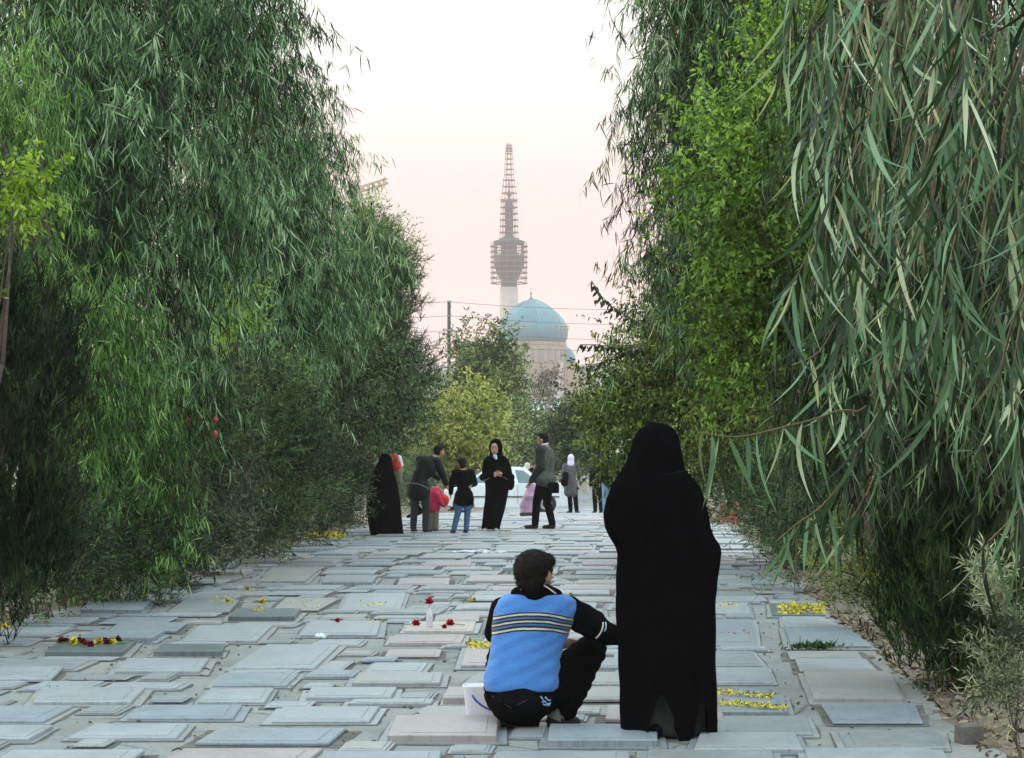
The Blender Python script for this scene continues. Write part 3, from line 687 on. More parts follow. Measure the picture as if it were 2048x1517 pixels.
# minaret
DT = 985.; s = DT / F
def minaret(cx, DT, top, label, scale=1.0, pale=False):
    s = DT / F * scale
    b = W(cx, 897, DT); t = empty('minaret', b, label, 'minaret', 'minarets under scaffolding')
    Z = lambda py: (HY - (top + (py - 285) * scale)) * DT / F + H - b.z
    V = lambda py: b + Vector((0, 0, Z(py)))
    MB().lathe(b, [(23 * s, 0), (22 * s, Z(760)), (19 * s, Z(640)), (18.2 * s, Z(575))], 32).build('shaft', M_CONC, t, True)
    g = MB().lathe(b, [(16 * s, Z(576)), (17 * s, Z(558)), (20 * s, Z(557)), (27 * s, Z(540)), (31 * s, Z(525)), (31 * s, Z(512)), (30 * s, Z(511)), (17 * s, Z(511)), (15 * s, Z(490)), (17 * s, Z(489)), (31 * s, Z(489)), (32 * s, Z(484)), (29 * s, Z(482)), (12 * s, Z(478)), (8.5 * s, Z(470)), (8.5 * s, Z(410)), (7 * s, Z(405)), (3 * s, Z(399)), (2.2 * s, Z(395)), (4 * s, Z(391)), (4 * s, Z(388)), (1.6 * s, Z(381)), (1.2 * s, Z(372)), (1.9 * s, Z(368)), (.7 * s, Z(362)), (.6 * s, Z(345))], 28).build('gallery', M_TDARK, t)
    mb = MB()
    for k in range(8):
        a = 2 * math.pi * k / 8 + .25; p0 = b + Vector((29 * s * math.cos(a), 29 * s * math.sin(a), 0)); mb.tube([p0 + Vector((0, 0, Z(512))), p0 + Vector((0, 0, Z(488)))], 1.6 * s, 6)
    mb.build('gallery_posts', M_TDARK, t)
    mb = MB(); cr = .17
    def cage(r0, r1, y0, y1, n, step, boards=0, nk=10, r=cr):
        k = 0; y = y0
        for j in range(nk):
            a = 2 * math.pi * j / nk + .1
            mb.tube([b + Vector((r0 * s * math.cos(a), r0 * s * math.sin(a), Z(y0))), b + Vector((r1 * s * math.cos(a), r1 * s * math.sin(a), Z(y1)))], r * .8, 4)
        while y >= y1:
            u = (y0 - y) / max(1, (y0 - y1)); rr = (r0 + (r1 - r0) * u) * s
            pts = [b + Vector((rr * math.cos(2 * math.pi * j / nk + .1), rr * math.sin(2 * math.pi * j / nk + .1), Z(y))) for j in range(nk + 1)]
            mb.tube(pts, r * 1.2, 4)
            if boards:
                for j in range(nk):
                    a = 2 * math.pi * j / nk + .1; mb.tube([b + Vector(((rr - boards * s) * math.cos(a), (rr - boards * s) * math.sin(a), Z(y))), b + Vector(((rr + 2.5 * s) * math.cos(a), (rr + 2.5 * s) * math.sin(a), Z(y)))], r * 1.7, 4)
            y -= step
    cage(35, 36, 567, 484, 0, 10.5, 6, 14)
    cage(18, 15, 478, 400, 0, 12.5, 6, 8)
    cage(15, 9, 400, 350, 0, 13, 4, 6)
    cage(9, 6, 350, 292, 0, 10.5, 0, 6)
    cage(5, 3, 303, 286, 0, 6, 2, 4)
    mb.build('scaffolding', M_STEEL, t)
    return t
minaret(1018, 985., 285, 'tall concrete minaret wrapped in scaffolding left of the turquoise dome')
minaret(714, 1500., 318, 'pale second minaret under scaffolding behind the left trees', .82)
# tower crane behind the left trees
t = empty('tower_crane', W(716, 897, 1080), 'distant tower crane with its jib raised to the right beside the left trees', 'crane')
def lattice(a, b, wd, r):
    mb = MB(); a = Vector(a); b = Vector(b); d = (b - a).normalized(); up = Vector((0, 1, 0)); sd_ = d.cross(up).normalized(); n = max(4, int((b - a).length / (wd * 1.1)))
    cs_ = [(up * sx_ + sd_ * sy_) * wd / 2 for sx_, sy_ in ((1, 1), (1, -1), (-1, -1), (-1, 1))]
    for c in cs_: mb.tube([a + c, b + c], r, 4)
    for i in range(n):
        p = a.lerp(b, i / n); q = a.lerp(b, (i + 1) / n)
        for k in range(4): mb.tube([p + cs_[k], q + cs_[(k + 1) % 4]], r * .8, 4)
    return mb
M_CRANE = mat('faded_crane_paint', (.42, .24, .16), .6, .1, 1, 0)
lattice(W(716, 897, 1080), W(716, 372, 1080), 3.0, .3).build('mast', M_CRANE, t)
lattice(W(700, 386, 1080), W(775, 362, 1080), 2.4, .42).build('jib', M_CRANE, t)
MB().box(W(698, 390, 1080), (4, 2.5, 3.5)).build('counterweight', M_CONC, t)
MB().box(W(719, 376, 1080), (2, 2, 2.4)).build('cab', mat('crane_cab', (.2, .2, .2), .5), t)
# blue-white roofed building in front of the mosque
t = empty('warehouse', W(1100, 897, 330), 'low building with a pale blue metal roof below the mosque', 'building')
blk('wall', 1068, 1128, 822, 905, 330, 14, mat('white_wall', (.62, .66, .72), .8, .1, .5, 0), t)
mb = MB(); a = W(1064, 824, 329); b = W(1132, 824, 329); c = W(1132, 805, 340); d = W(1064, 805, 340)
up = Vector((0, 0, .25)); mb.add([a, b, c, d, a + up, b + up, c + up, d + up], [(3, 2, 1, 0), (4, 5, 6, 7), (0, 1, 5, 4), (1, 2, 6, 5), (2, 3, 7, 6), (3, 0, 4, 7)])
mb.build('roof', mat('pale_blue_roof', (.50, .64, .74), .4, .06, .5, 0), t)
for k in range(3): blk('window', 1078 + k * 16, 1086 + k * 16, 834, 846, 329.7, .4, M_WIN, t)
# low stone wall far down the path
D = 98.; a = W(1158, 0, D).x; b = W(1200, 0, D).x
mb = MB(); z0 = gz(D); k = 0
for r_ in range(5):
    x = a + (0 if r_ % 2 else -.12)
    while x < b:
        wd = random.uniform(.2, .34); mb.box((x + wd / 2, D + random.uniform(-.03, .03), z0 + .09 + r_ * .17), (wd * .95, .3, .155), 0, .02); x += wd
tag(mb.build('low_stone_wall', mat('pale_rubble_wall', (.42, .42, .37), .9, .25, 3, .3)), 'low pale stone wall at the far end of the path', 'wall')
# utility pole and wires
D = 150.; t = empty('utility_pole', W(898, 897, D) + Vector((0, 0, gz(D) - H)), 'dark square utility pole rising against the sky between left trees and dome', 'utility pole')
p = W(898, 602, D)
MB().box((p.x, D, (p.z - .7) / 2), (.22, .22, p.z + .7)).build('post', mat('pole_steel', (.10, .115, .105), .7, .3, 2, .2), t)
mb = MB()
for k in range(9): mb.box((p.x + .13, D - .12, p.z - .4 - k * .55), (.05, .05, .16))
mb.build('step_brackets', M_METAL, t)
mi_ = MB()
for y in (604, 632, 661, 688): mi_.tube([W(894, y, D - .2), W(903, y, D - .2)], .05, 6)
mi_.build('insulators', M_METAL, t)
M_WIRE = mat('cable', (.12, .09, .09), .6, .1, 1, 0)
for k, (y0, y1) in enumerate([(604, 618), (632, 648), (661, 680), (688, 700)]):
    mb = MB(); pts = []
    for i in range(15):
        u = i / 14; q0 = W(898, y0, D); q1 = W(1330, y1, D + 40); pp = q0.lerp(q1, u); pp.z -= .5 * 4 * u * (1 - u) * .5; pts.append(pp)
    q2 = W(780, y0 - 2 + k * 2, D - 10); mb.tube([q2, q2.lerp(q0, .5) + Vector((0, 0, -.12)), q0], .016, 4); mb.tube(pts, .016, 4)
    tag(mb.build('overhead_wire', M_WIRE), ['topmost', 'second from top', 'third from top', 'lowest'][k] + ' overhead wire running right from the utility pole', 'wire', 'overhead wires')

# ---------------------------------------------------------------- trees and shrubs
L_EUC = leafmat('eucalyptus_leaf', (0.024, 0.070, 0.025), (0.145, 0.300, 0.120), (0.42, 0.58, 0.36), .45, .2)
L_EUC2 = leafmat('eucalyptus_leaf_green', (0.034, 0.101, 0.015), (0.145, 0.325, 0.075), (0.33, 0.54, 0.18), .45, .25)
L_NEAR = leafmat('near_eucalyptus_leaf', (0.041, 0.099, 0.044), (0.130, 0.260, 0.150), (0.52, 0.62, 0.44), .42, .2)
L_BRIGHT = leafmat('bright_green_leaf', (0.074, 0.153, 0.015), (0.145, 0.285, 0.055), (0.29, 0.46, 0.10), .5, .4)
L_LIME = leafmat('lime_leaf', (0.127, 0.237, 0.021), (0.23, 0.38, 0.055), (0.38, 0.54, 0.10), .5, .4)
L_ELM = leafmat('elm_leaf', (0.058, 0.108, 0.024), (0.165, 0.255, 0.054), (0.363, 0.463, 0.149), .5, .3)
L_PINE = leafmat('pine_needle', (0.030, 0.070, 0.030), (0.091, 0.170, 0.065), (0.165, 0.247, 0.095), .55, .15)
L_THUJA = leafmat('cypress_spray', (0.014, 0.039, 0.011), (0.048, 0.103, 0.025), (0.096, 0.167, 0.039), .6, .15)
L_SHRUB = leafmat('shrub_leaf', (0.030, 0.068, 0.027), (0.091, 0.170, 0.065), (0.182, 0.278, 0.122), .5, .2)
L_GREY = leafmat('grey_green_leaf', (0.064, 0.094, 0.061), (0.157, 0.208, 0.135), (0.286, 0.335, 0.222), .55, .2)
L_SILV = leafmat('silver_leaf', (0.125, 0.166, 0.103), (0.251, 0.313, 0.205), (0.439, 0.489, 0.359), .5, .2)
L_YEL = leafmat('yellowing_leaf', (0.088, 0.103, 0.013), (0.220, 0.227, 0.027), (0.418, 0.350, 0.045), .5, .35)
L_OLIVE = leafmat('olive_leaf', (0.105, 0.147, 0.041), (0.25, 0.32, 0.085), (0.45, 0.46, 0.13), .5, .3)
L_FAR = leafmat('far_leaf', (0.077, 0.124, 0.050), (0.235, 0.345, 0.135), (0.38, 0.48, 0.18), .6, .2)
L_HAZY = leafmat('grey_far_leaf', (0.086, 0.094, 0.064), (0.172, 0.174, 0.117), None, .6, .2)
# left planting, near to far
tree('cypress_tree', 'dark feathery cypress at the lower left corner', 'tree', -30, 16.5, 'thuja', L_THUJA,
     [pblob(-20, 900, 16.5, 150, 330), pblob(20, 1080, 16.3, 120, 150), pblob(60, 760, 17, 80, 180), pblob(-60, 640, 16.8, 110, 160)], 60000, 1.3, r0=.06, nl=8, tone=-.22)
tree('eucalyptus_tree', 'big drooping eucalyptus filling the upper left corner', 'tree', 40, 25, 'euc', L_EUC,
     [pblob(300, 60, 25, 225, 190), pblob(60, 150, 24, 230, 260), pblob(455, 70, 26, 100, 150), pblob(300, 330, 24, 220, 190), pblob(80, 420, 23, 170, 200), pblob(200, 620, 23.5, 190, 180), pblob(310, 760, 24, 100, 140), pblob(450, -80, 26, 110, 120), pblob(150, -120, 25, 300, 150)],
     82000, 1.28, 'eucalyptus trees along the path', r0=.2, nl=26)
tree('eucalyptus_tree', 'bright green weeping eucalyptus with low strands brushing the left paving edge', 'tree', 130, 21, 'euc', L_EUC2,
     [pblob(225, 900, 21, 110, 190), pblob(150, 720, 21, 130, 160), pblob(180, 1030, 21, 100, 130), pblob(40, 640, 21, 100, 200), pblob(275, 1040, 20.8, 50, 110), pblob(20, 260, 21.5, 90, 200)],
     36000, .9, 'eucalyptus trees along the path', r0=.08, nl=14)
tree('eucalyptus_tree', 'wispy eucalyptus behind the big one, its crown edge against the sky', 'tree', 480, 36, 'euc', L_EUC,
     [pblob(530, 330, 36, 115, 140), pblob(590, 245, 36, 75, 50), pblob(610, 420, 36, 65, 110), pblob(470, 480, 35, 140, 170), pblob(650, 560, 37, 80, 100), pblob(560, 640, 35, 130, 140), pblob(430, 700, 34, 120, 130), pblob(545, 150, 36.5, 35, 60)],
     62000, 1.35, 'eucalyptus trees along the path', r0=.16, nl=22)
tree('pine_tree', 'dark green pine leaning out of the left row before the pole', 'tree', 690, 44, 'pine', L_PINE,
     [pblob(735, 620, 43, 70, 100), pblob(765, 690, 43, 58, 80), pblob(735, 540, 44, 50, 70), pblob(710, 720, 43, 105, 110), pblob(765, 770, 43, 56, 70), pblob(695, 805, 43, 95, 75)], 80000, 1.5, r0=.12, nl=18)
tree('acacia_tree', 'yellow green young tree top behind the pine', 'tree', 740, 52, 'shrub', L_EUC2,
     [pblob(745, 510, 50, 48, 55), pblob(725, 460, 50, 30, 36), pblob(785, 560, 50, 30, 50)], 16000, 1.6, r0=.08, nl=8)
tree('elm_tree', 'olive green bushy elm low in the left row', 'tree', 640, 38, 'elm', L_SHRUB,
     [pblob(690, 780, 38, 120, 120), pblob(728, 812, 42, 88, 58), pblob(620, 720, 38, 100, 110), pblob(795, 838, 43, 42, 45), pblob(625, 870, 38, 80, 75)], 38000, 1.1, r0=.1, nl=14)
tree('locust_tree', 'young locust tree with two lime green sprays in the left row', 'tree', 470, 30, 'broad', L_BRIGHT,
     [pblob(495, 625, 29, 36, 55), pblob(525, 655, 29, 28, 26), pblob(470, 670, 29, 30, 30), pblob(560, 770, 29, 55, 17), pblob(610, 755, 29, 24, 13), pblob(510, 785, 29, 34, 17)], 3200, .95, clump=.35, r0=.05, nl=6, tone=.25)
tree('ailanthus_tree', 'young tree with yellow green fronds at the left edge', 'tree', -260, 15, 'broad', L_LIME,
     [pblob(10, 420, 15, 40, 26), pblob(45, 385, 15, 34, 16), pblob(88, 358, 15, 28, 12), pblob(10, 330, 15, 40, 34), pblob(10, 590, 15, 36, 20), pblob(-50, 460, 15, 60, 50)], 1500, 1.0, clump=.28, r0=.04, nl=5)
tree('pomegranate_shrub', 'dense shrub bearing a few red fruits in the left row', 'shrub', 400, 27, 'shrub', L_SHRUB,
     [pblob(410, 850, 24.8, 75, 75), pblob(350, 930, 25.6, 90, 90), pblob(480, 880, 27.5, 90, 90), pblob(560, 850, 28, 90, 110), pblob(560, 950, 28, 80, 100)], 44000, 1.25, r0=.05, nl=9)
tree('grey_shrub', 'grey green shrub at the left paving edge, below the red fruits', 'shrub', 420, 25, 'shrub', L_GREY,
     [pblob(400, 980, 25.3, 75, 75), pblob(430, 1040, 25, 70, 60), pblob(370, 1050, 25, 50, 60)], 15000, 1.1, r0=.03, nl=8)
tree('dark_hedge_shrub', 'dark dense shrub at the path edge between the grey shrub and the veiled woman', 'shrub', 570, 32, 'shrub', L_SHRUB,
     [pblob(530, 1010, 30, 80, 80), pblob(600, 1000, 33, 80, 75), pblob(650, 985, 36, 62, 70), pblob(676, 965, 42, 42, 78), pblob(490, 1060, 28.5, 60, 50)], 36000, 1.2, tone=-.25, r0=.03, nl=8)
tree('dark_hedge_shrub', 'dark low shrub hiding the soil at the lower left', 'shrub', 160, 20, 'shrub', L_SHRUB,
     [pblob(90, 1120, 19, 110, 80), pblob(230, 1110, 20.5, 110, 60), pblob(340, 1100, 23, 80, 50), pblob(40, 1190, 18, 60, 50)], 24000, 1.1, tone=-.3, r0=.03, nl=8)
# red fruits hang on the shrub
frs = [(428, 869, .045), (430, 840, .034), (401, 838, .030), (376, 841, .028)]
for k, (x, y, r) in enumerate(frs):
    p = W(x, y, 23.7); t = MB(); t.ell(p, r, None, 12, 8); t.lathe(p + Vector((0, 0, -r * 1.35)), [(r * .35, 0), (r * .18, r * .4)], 8)
    tag(t.build('pomegranate', mat('fruit_red_%d' % k, (.35, .05, .04), .4, .25, 20), None, True), ['largest red fruit, lowest on the shrub', 'red fruit just above the largest one', 'small red fruit left of the upper one', 'leftmost small red fruit on the shrub'][k], 'fruit', 'fruits on the left shrub')
# centre, far
tree('yellow_tree', 'yellow green tree left of centre behind the crowd', 'tree', 925, 84, 'far', L_OLIVE,
     [pblob(930, 880, 80, 62, 62), pblob(955, 815, 82, 38, 42), pblob(895, 850, 82, 50, 52), pblob(880, 900, 80, 50, 40)], 22000, .75, r0=.12, nl=12, tone=.2)
tree('poplar_tree', 'tall grey green tree in front of the dome', 'tree', 1000, 112, 'far', L_FAR,
     [pblob(970, 745, 108, 50, 58), pblob(1002, 695, 108, 24, 40), pblob(932, 695, 110, 20, 40), pblob(1015, 810, 106, 38, 66), pblob(955, 790, 108, 52, 60), pblob(1025, 870, 104, 50, 50)], 28000, .8, r0=.16, nl=14)
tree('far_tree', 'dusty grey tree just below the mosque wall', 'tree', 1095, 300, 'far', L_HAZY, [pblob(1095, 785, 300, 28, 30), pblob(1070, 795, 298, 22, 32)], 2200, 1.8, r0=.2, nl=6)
tree('far_tree', 'small dark tree in front of the pale blue roof', 'tree', 1085, 140, 'far', L_FAR, [pblob(1076, 872, 138, 26, 30), pblob(1102, 878, 138, 22, 26)], 4200, .9, r0=.1, nl=6)
tree('round_evergreen', 'dark rounded evergreen right of centre behind the grey coated woman', 'tree', 1145, 94, 'far', L_SHRUB,
     [pblob(1140, 880, 90, 46, 60), pblob(1138, 862, 92, 30, 40), pblob(1175, 860, 90, 40, 56), pblob(1110, 910, 92, 30, 30), pblob(1185, 905, 88, 30, 40)], 24000, .6, r0=.12, nl=8, tone=-.1)
tree('far_hedge', 'dark green hedge closing the left row behind the bending man', 'hedge', 800, 70, 'shrub', L_SHRUB, [pblob(790, 960, 66, 55, 50), pblob(840, 965, 72, 45, 40), pblob(760, 930, 60, 50, 70)], 24000, 1.6, r0=.04, nl=6)
tree('far_hedge', 'mixed green hedge behind the car', 'hedge', 1010, 104, 'far', L_FAR, [pblob(860, 910, 100, 50, 50), pblob(940, 925, 100, 60, 36), pblob(1020, 925, 100, 60, 40), pblob(1085, 905, 100, 45, 60)], 14000, .7, r0=.06, nl=8)
tree('far_tree', 'hazy tree line seen between the left row and the pole', 'tree', 850, 190, 'far', L_FAR, [pblob(850, 800, 190, 60, 40), pblob(900, 820, 190, 40, 36)], 4500, 1.2, r0=.12, nl=6)
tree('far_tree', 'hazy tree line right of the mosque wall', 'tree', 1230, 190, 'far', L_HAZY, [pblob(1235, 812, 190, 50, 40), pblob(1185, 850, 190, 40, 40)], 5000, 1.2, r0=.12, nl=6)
# right planting, far to near
tree('eucalyptus_tree', 'tall fine leaved eucalyptus whose edge meets the sky right of the dome', 'tree', 1640, 27, 'euc', L_EUC,
     [pblob(1430, 60, 27, 105, 170), pblob(1400, 250, 27, 80, 110), pblob(1325, 215, 26.5, 48, 30), pblob(1410, 420, 27, 90, 130), pblob(1380, 560, 27, 75, 100), pblob(1500, 200, 28, 130, 260), pblob(1375, -60, 26.5, 70, 60), pblob(1480, -120, 27, 200, 140), pblob(1600, 300, 29, 150, 300)],
     92000, 1.22, 'eucalyptus trees along the path', r0=.18, nl=26)
tree('elm_tree', 'olive green elm low over the right side of the path', 'tree', 1580, 31, 'elm', L_ELM,
     [pblob(1320, 730, 30, 80, 80), pblob(1255, 820, 30, 50, 60), pblob(1330, 830, 30, 95, 85), pblob(1420, 760, 29, 110, 110), pblob(1280, 875, 30, 65, 45), pblob(1355, 640, 30, 70, 75), pblob(1430, 880, 29, 90, 80), pblob(1500, 820, 28, 90, 110)],
     62000, 1.05, r0=.12, nl=20, tone=.05)
tree('locust_tree', 'bright green locust tree in the right row behind the hanging leaves', 'tree', 1850, 17, 'broad', L_BRIGHT,
     [pblob(1480, 330, 17, 110, 110), pblob(1450, 480, 17, 120, 110), pblob(1530, 600, 17, 130, 120), pblob(1400, 600, 17, 90, 70), pblob(1600, 420, 17, 120, 170), pblob(1440, 230, 17, 60, 40), pblob(1600, 150, 17.5, 110, 150), pblob(1520, 740, 17, 90, 80), pblob(1650, 700, 17, 120, 120)],
     36000, .95, r0=.08, nl=24, clump=.8)
tree('eucalyptus_tree', 'shaded eucalyptus behind the near hanging leaves at the right edge', 'tree', 1950, 14, 'euc', L_SHRUB,
     [pblob(1850, 100, 14, 190, 250), pblob(1960, 350, 13, 160, 260), pblob(1800, 400, 14, 160, 200), pblob(1900, 700, 13, 180, 240), pblob(1750, 750, 14, 130, 160), pblob(2040, 600, 12, 120, 400)],
     48000, 1.0, 'eucalyptus trees along the path', r0=.16, nl=16, tone=-.2)
tree('dark_shrub', 'dark shrub at the right path edge above the red box', 'shrub', 1590, 30, 'shrub', L_SHRUB,
     [pblob(1490, 940, 29, 80, 70), pblob(1540, 990, 27, 80, 75), pblob(1600, 960, 25, 90, 110), pblob(1600, 1060, 23, 70, 60), pblob(1660, 1000, 22, 90, 110)], 40000, 1.15, r0=.03, nl=8, tone=-.1)
tree('broom_shrub', 'yellowing feathery bush beside the stone block', 'shrub', 1770, 18, 'shrub', L_OLIVE,
     [pblob(1740, 1090, 18, 75, 75), pblob(1700, 1140, 18, 55, 50), pblob(1790, 1140, 17.5, 60, 70)], 12000, .75, r0=.02, nl=8, tone=-.05)
tree('cypress_tree', 'dark green column cypress beside the right paving edge', 'tree', 1990, 14, 'thuja', L_THUJA,
     [pblob(1900, 1100, 14, 95, 190), pblob(1890, 950, 14, 85, 200), pblob(1930, 1240, 13.4, 80, 110), pblob(1850, 1180, 14, 60, 110), pblob(1990, 1050, 13.5, 90, 250)], 90000, 1.15, r0=.05, nl=8, tone=.02)
tree('silver_shrub', 'silver leaved shrub at the bottom right corner', 'shrub', 2080, 8.6, 'shrub', L_SILV,
     [pblob(2040, 1250, 8.6, 70, 60), pblob(1990, 1190, 8.6, 50, 30), pblob(2000, 1370, 8.4, 70, 26), pblob(2050, 1330, 8.5, 60, 60), pblob(2030, 1440, 8.5, 60, 40), pblob(1950, 1400, 8.3, 45, 16)], 4200, .62, clump=.35, r0=.007, nl=6)
# twigs of the right elm standing out against the sky
def sprig(pts, D, m, name, label, lw=.05, k=12, L=.11):
    P3 = [W(x, y, D) for x, y in pts]; t = empty(name, P3[-1], label, 'branch', 'elm twigs against the sky')
    MB().tube(P3, [.006] * len(P3), 5).build('stem', M_BARK, t)
    pos = []; dr = []
    for i in range(k):
        u = i / (k - 1) * (len(P3) - 1); a = min(int(u), len(P3) - 2); p = P3[a].lerp(P3[a + 1], u - a); pos += [p] * 2
        dr += [(-.5, random.uniform(-.3, .3), -1), (.55, random.uniform(-.3, .3), -.8)]
    N = len(pos); V = strips(np.array([tuple(p) for p in pos]), np.array(dr) + RG.normal(size=(N, 3)) * .25, RG.uniform(L * .8, L * 1.2, N), np.full(N, lw), .15, 3, 'ovate')
    np_mesh('leaves', V, 3, m, t, RG.random(N) * .4)
sprig([(1183, 562), (1200, 590), (1222, 612), (1250, 632), (1285, 650)], 26, L_SHRUB, 'leafy_branch', 'upper thin elm twig with dark leaves against the pink sky')
sprig([(1160, 690), (1195, 690), (1225, 694), (1262, 690), (1290, 700)], 26, L_SHRUB, 'leafy_branch', 'middle elm twig with dark leaves against the sky')
sprig([(1172, 735), (1200, 726), (1230, 712), (1262, 700)], 26, L_SHRUB, 'leafy_branch', 'lower short elm twig with dark leaves beside the mosque wall', k=9)

# near weeping eucalyptus at the right edge: strands hung with long leaves
near = empty('weeping_eucalyptus', (3.4, 6.3, 0), 'near eucalyptus with long leaves hanging over the right of the view', 'tree', 'eucalyptus trees along the path')
M_TWIG = mat('brown_twig', (.13, .095, .05), .6, .3, 30, .2, .002)
main = [
 ([(1805, -40), (1799, 44), (1786, 131), (1764, 307), (1742, 416), (1711, 583), (1690, 615), (1639, 703), (1584, 731)], 5.6),
 ([(2040, 120), (1983, 250), (1917, 386), (1873, 504), (1847, 592), (1833, 640)], 5.4),
 ([(1700, 60), (1675, 180), (1663, 263), (1650, 438), (1606, 544), (1588, 600)], 5.9),
 ([(1760, 760), (1671, 823), (1565, 855), (1473, 874), (1399, 865)], 6.0),
 ([(1800, 700), (1722, 892), (1658, 998), (1593, 1049), (1551, 1085)], 5.9),
 ([(2090, 930), (2048, 1010), (1986, 1075), (1959, 1100)], 5.2),
 ([(1600, -60), (1575, 80), (1560, 170)], 5.7), ([(1900, -60), (1880, 90), (1850, 200)], 5.3),
 ([(1830, 420), (1790, 560), (1760, 700), (1740, 800)], 5.8), ([(1960, 480), (1930, 640), (1890, 760), (1860, 850)], 5.5),
 ([(2060, 520), (2010, 700), (1990, 820), (1960, 900)], 5.2), ([(1790, 640), (1770, 800), (1750, 950), (1690, 1060)], 6.2)]
strands = [([W(x, y, D + .04 * i) for i, (x, y) in enumerate(pts)], .0050) for pts, D in main]
rn = random.Random(21)
for i in range(60):
    px = 2110 - 500 * rn.random() ** 1.15; py = rn.uniform(-150, 700) if px > 1700 else rn.uniform(-150, 420)
    D = rn.uniform(5.0, 8.2); L = rn.uniform(.25, .6) * (.75 if px < 1680 else 1); p = W(px, py, D); lean = Vector((rn.uniform(-.45, .12), rn.uniform(-.3, .1), 0))
    pts = [p]
    for k in range(4): pts.append(pts[-1] + (lean * (.6 + k * .2) + Vector((rn.uniform(-.1, .1), 0, -1))).normalized() * L / 4)
    strands.append((pts, .0022))
def spl(p):
    o = []
    for i in range(len(p) - 1):
        a, b, c, d = p[max(i - 1, 0)], p[i], p[i + 1], p[min(i + 2, len(p) - 1)]
        for k in range(4):
            t = k / 4; o.append(.5 * ((2 * b) + (c - a) * t + (2 * a - 5 * b + 4 * c - d) * t * t + (3 * b - a - 3 * c + d) * t ** 3))
    return o + [p[-1]]
def hang(p, j):      # every strand hangs from a bough overhead
    a = Vector(p[0]); bz = 3.12 - .12 * ((a.y * 7) % 1)
    if a.z > bz - .1: return p
    top_ = Vector((min(a.x + .12 * (bz - a.z) + .05, 2.9), a.y, bz)); m_ = a.lerp(top_, .5) + Vector((.03, 0, .02))
    return [top_, m_] + list(p)
ext = [max(0, (Vector(p[0]) - hang(p, 0)[0]).length) for p, r in strands]
strands = [(spl(hang(p, j)), r) for j, (p, r) in enumerate(strands)]
tw = MB(); pos = []; dr = []; LL = []; tn = []
for j, (pts, r) in enumerate(strands):
    MB().tube(pts, [r * (1 - .65 * i / (len(pts) - 1)) for i in range(len(pts))], 5).build('hanging_twig', M_TWIG, near, True)
    seg = [(pts[i + 1] - pts[i]).length for i in range(len(pts) - 1)]; tot = sum(seg); d = .03 if j >= len(main) else .06
    st_ = rn.uniform(-.15, .15)
    while d < tot:
        if d < ext[j] and ((j >= len(main) and rn.random() < .8) or j < len(main) and rn.random() < .5): d += .03; continue
        a = 0; q = d
        while q > seg[a] and a < len(seg) - 1: q -= seg[a]; a += 1
        p = pts[a].lerp(pts[a + 1], min(1, q / seg[a]))
        for k in range(1 if rn.random() < .6 else 2):
            pos.append(tuple(p)); dr.append((rn.gauss(0, .3) - .05, rn.gauss(0, .3), -1)); LL.append(rn.uniform(.12, .225)); tn.append(rn.random() ** 1.3 * .9 + st_)
        d += rn.uniform(.022, .042) * (1 if j >= len(main) else .8)
N = len(pos); V = strips(np.array(pos), np.array(dr), np.array(LL), RG.uniform(.0085, .015, N), .34, 9, 'lance', .05)
np_mesh('crown', V, 9, L_NEAR, near, np.clip(np.array(tn), 0, 1)); print('near leaves', N)
tk = MB(); tk.tube([(3.5, 6.6, -.05), (3.45, 6.5, 1.2), (3.2, 6.4, 2.6), (2.8, 6.2, 4.2)], [.17, .14, .12, .08], 12)
tk.tube([(3.3, 6.4, 2.3), (2.5, 6.1, 3.2), (1.6, 5.9, 3.3), (1.0, 5.8, 2.9)], [.08, .06, .035, .02], 8)
for by, bz, xe in ((5.0, 3.06, .5), (5.6, 3.1, .45), (6.3, 3.12, .6), (7.1, 3.1, .8), (7.9, 3.08, 1.2)):
    tk.tube([(3.25, 6.4, 2.4), (2.9, (6.4 + by) / 2, 2.95), (2.3, by, bz + .05), (1.5, by, bz + .03), (xe, by, bz)], [.07, .05, .04, .026, .008], 8)
for pts, r in strands[:12]: pass
tk.build('trunk', M_BARK, near, True)

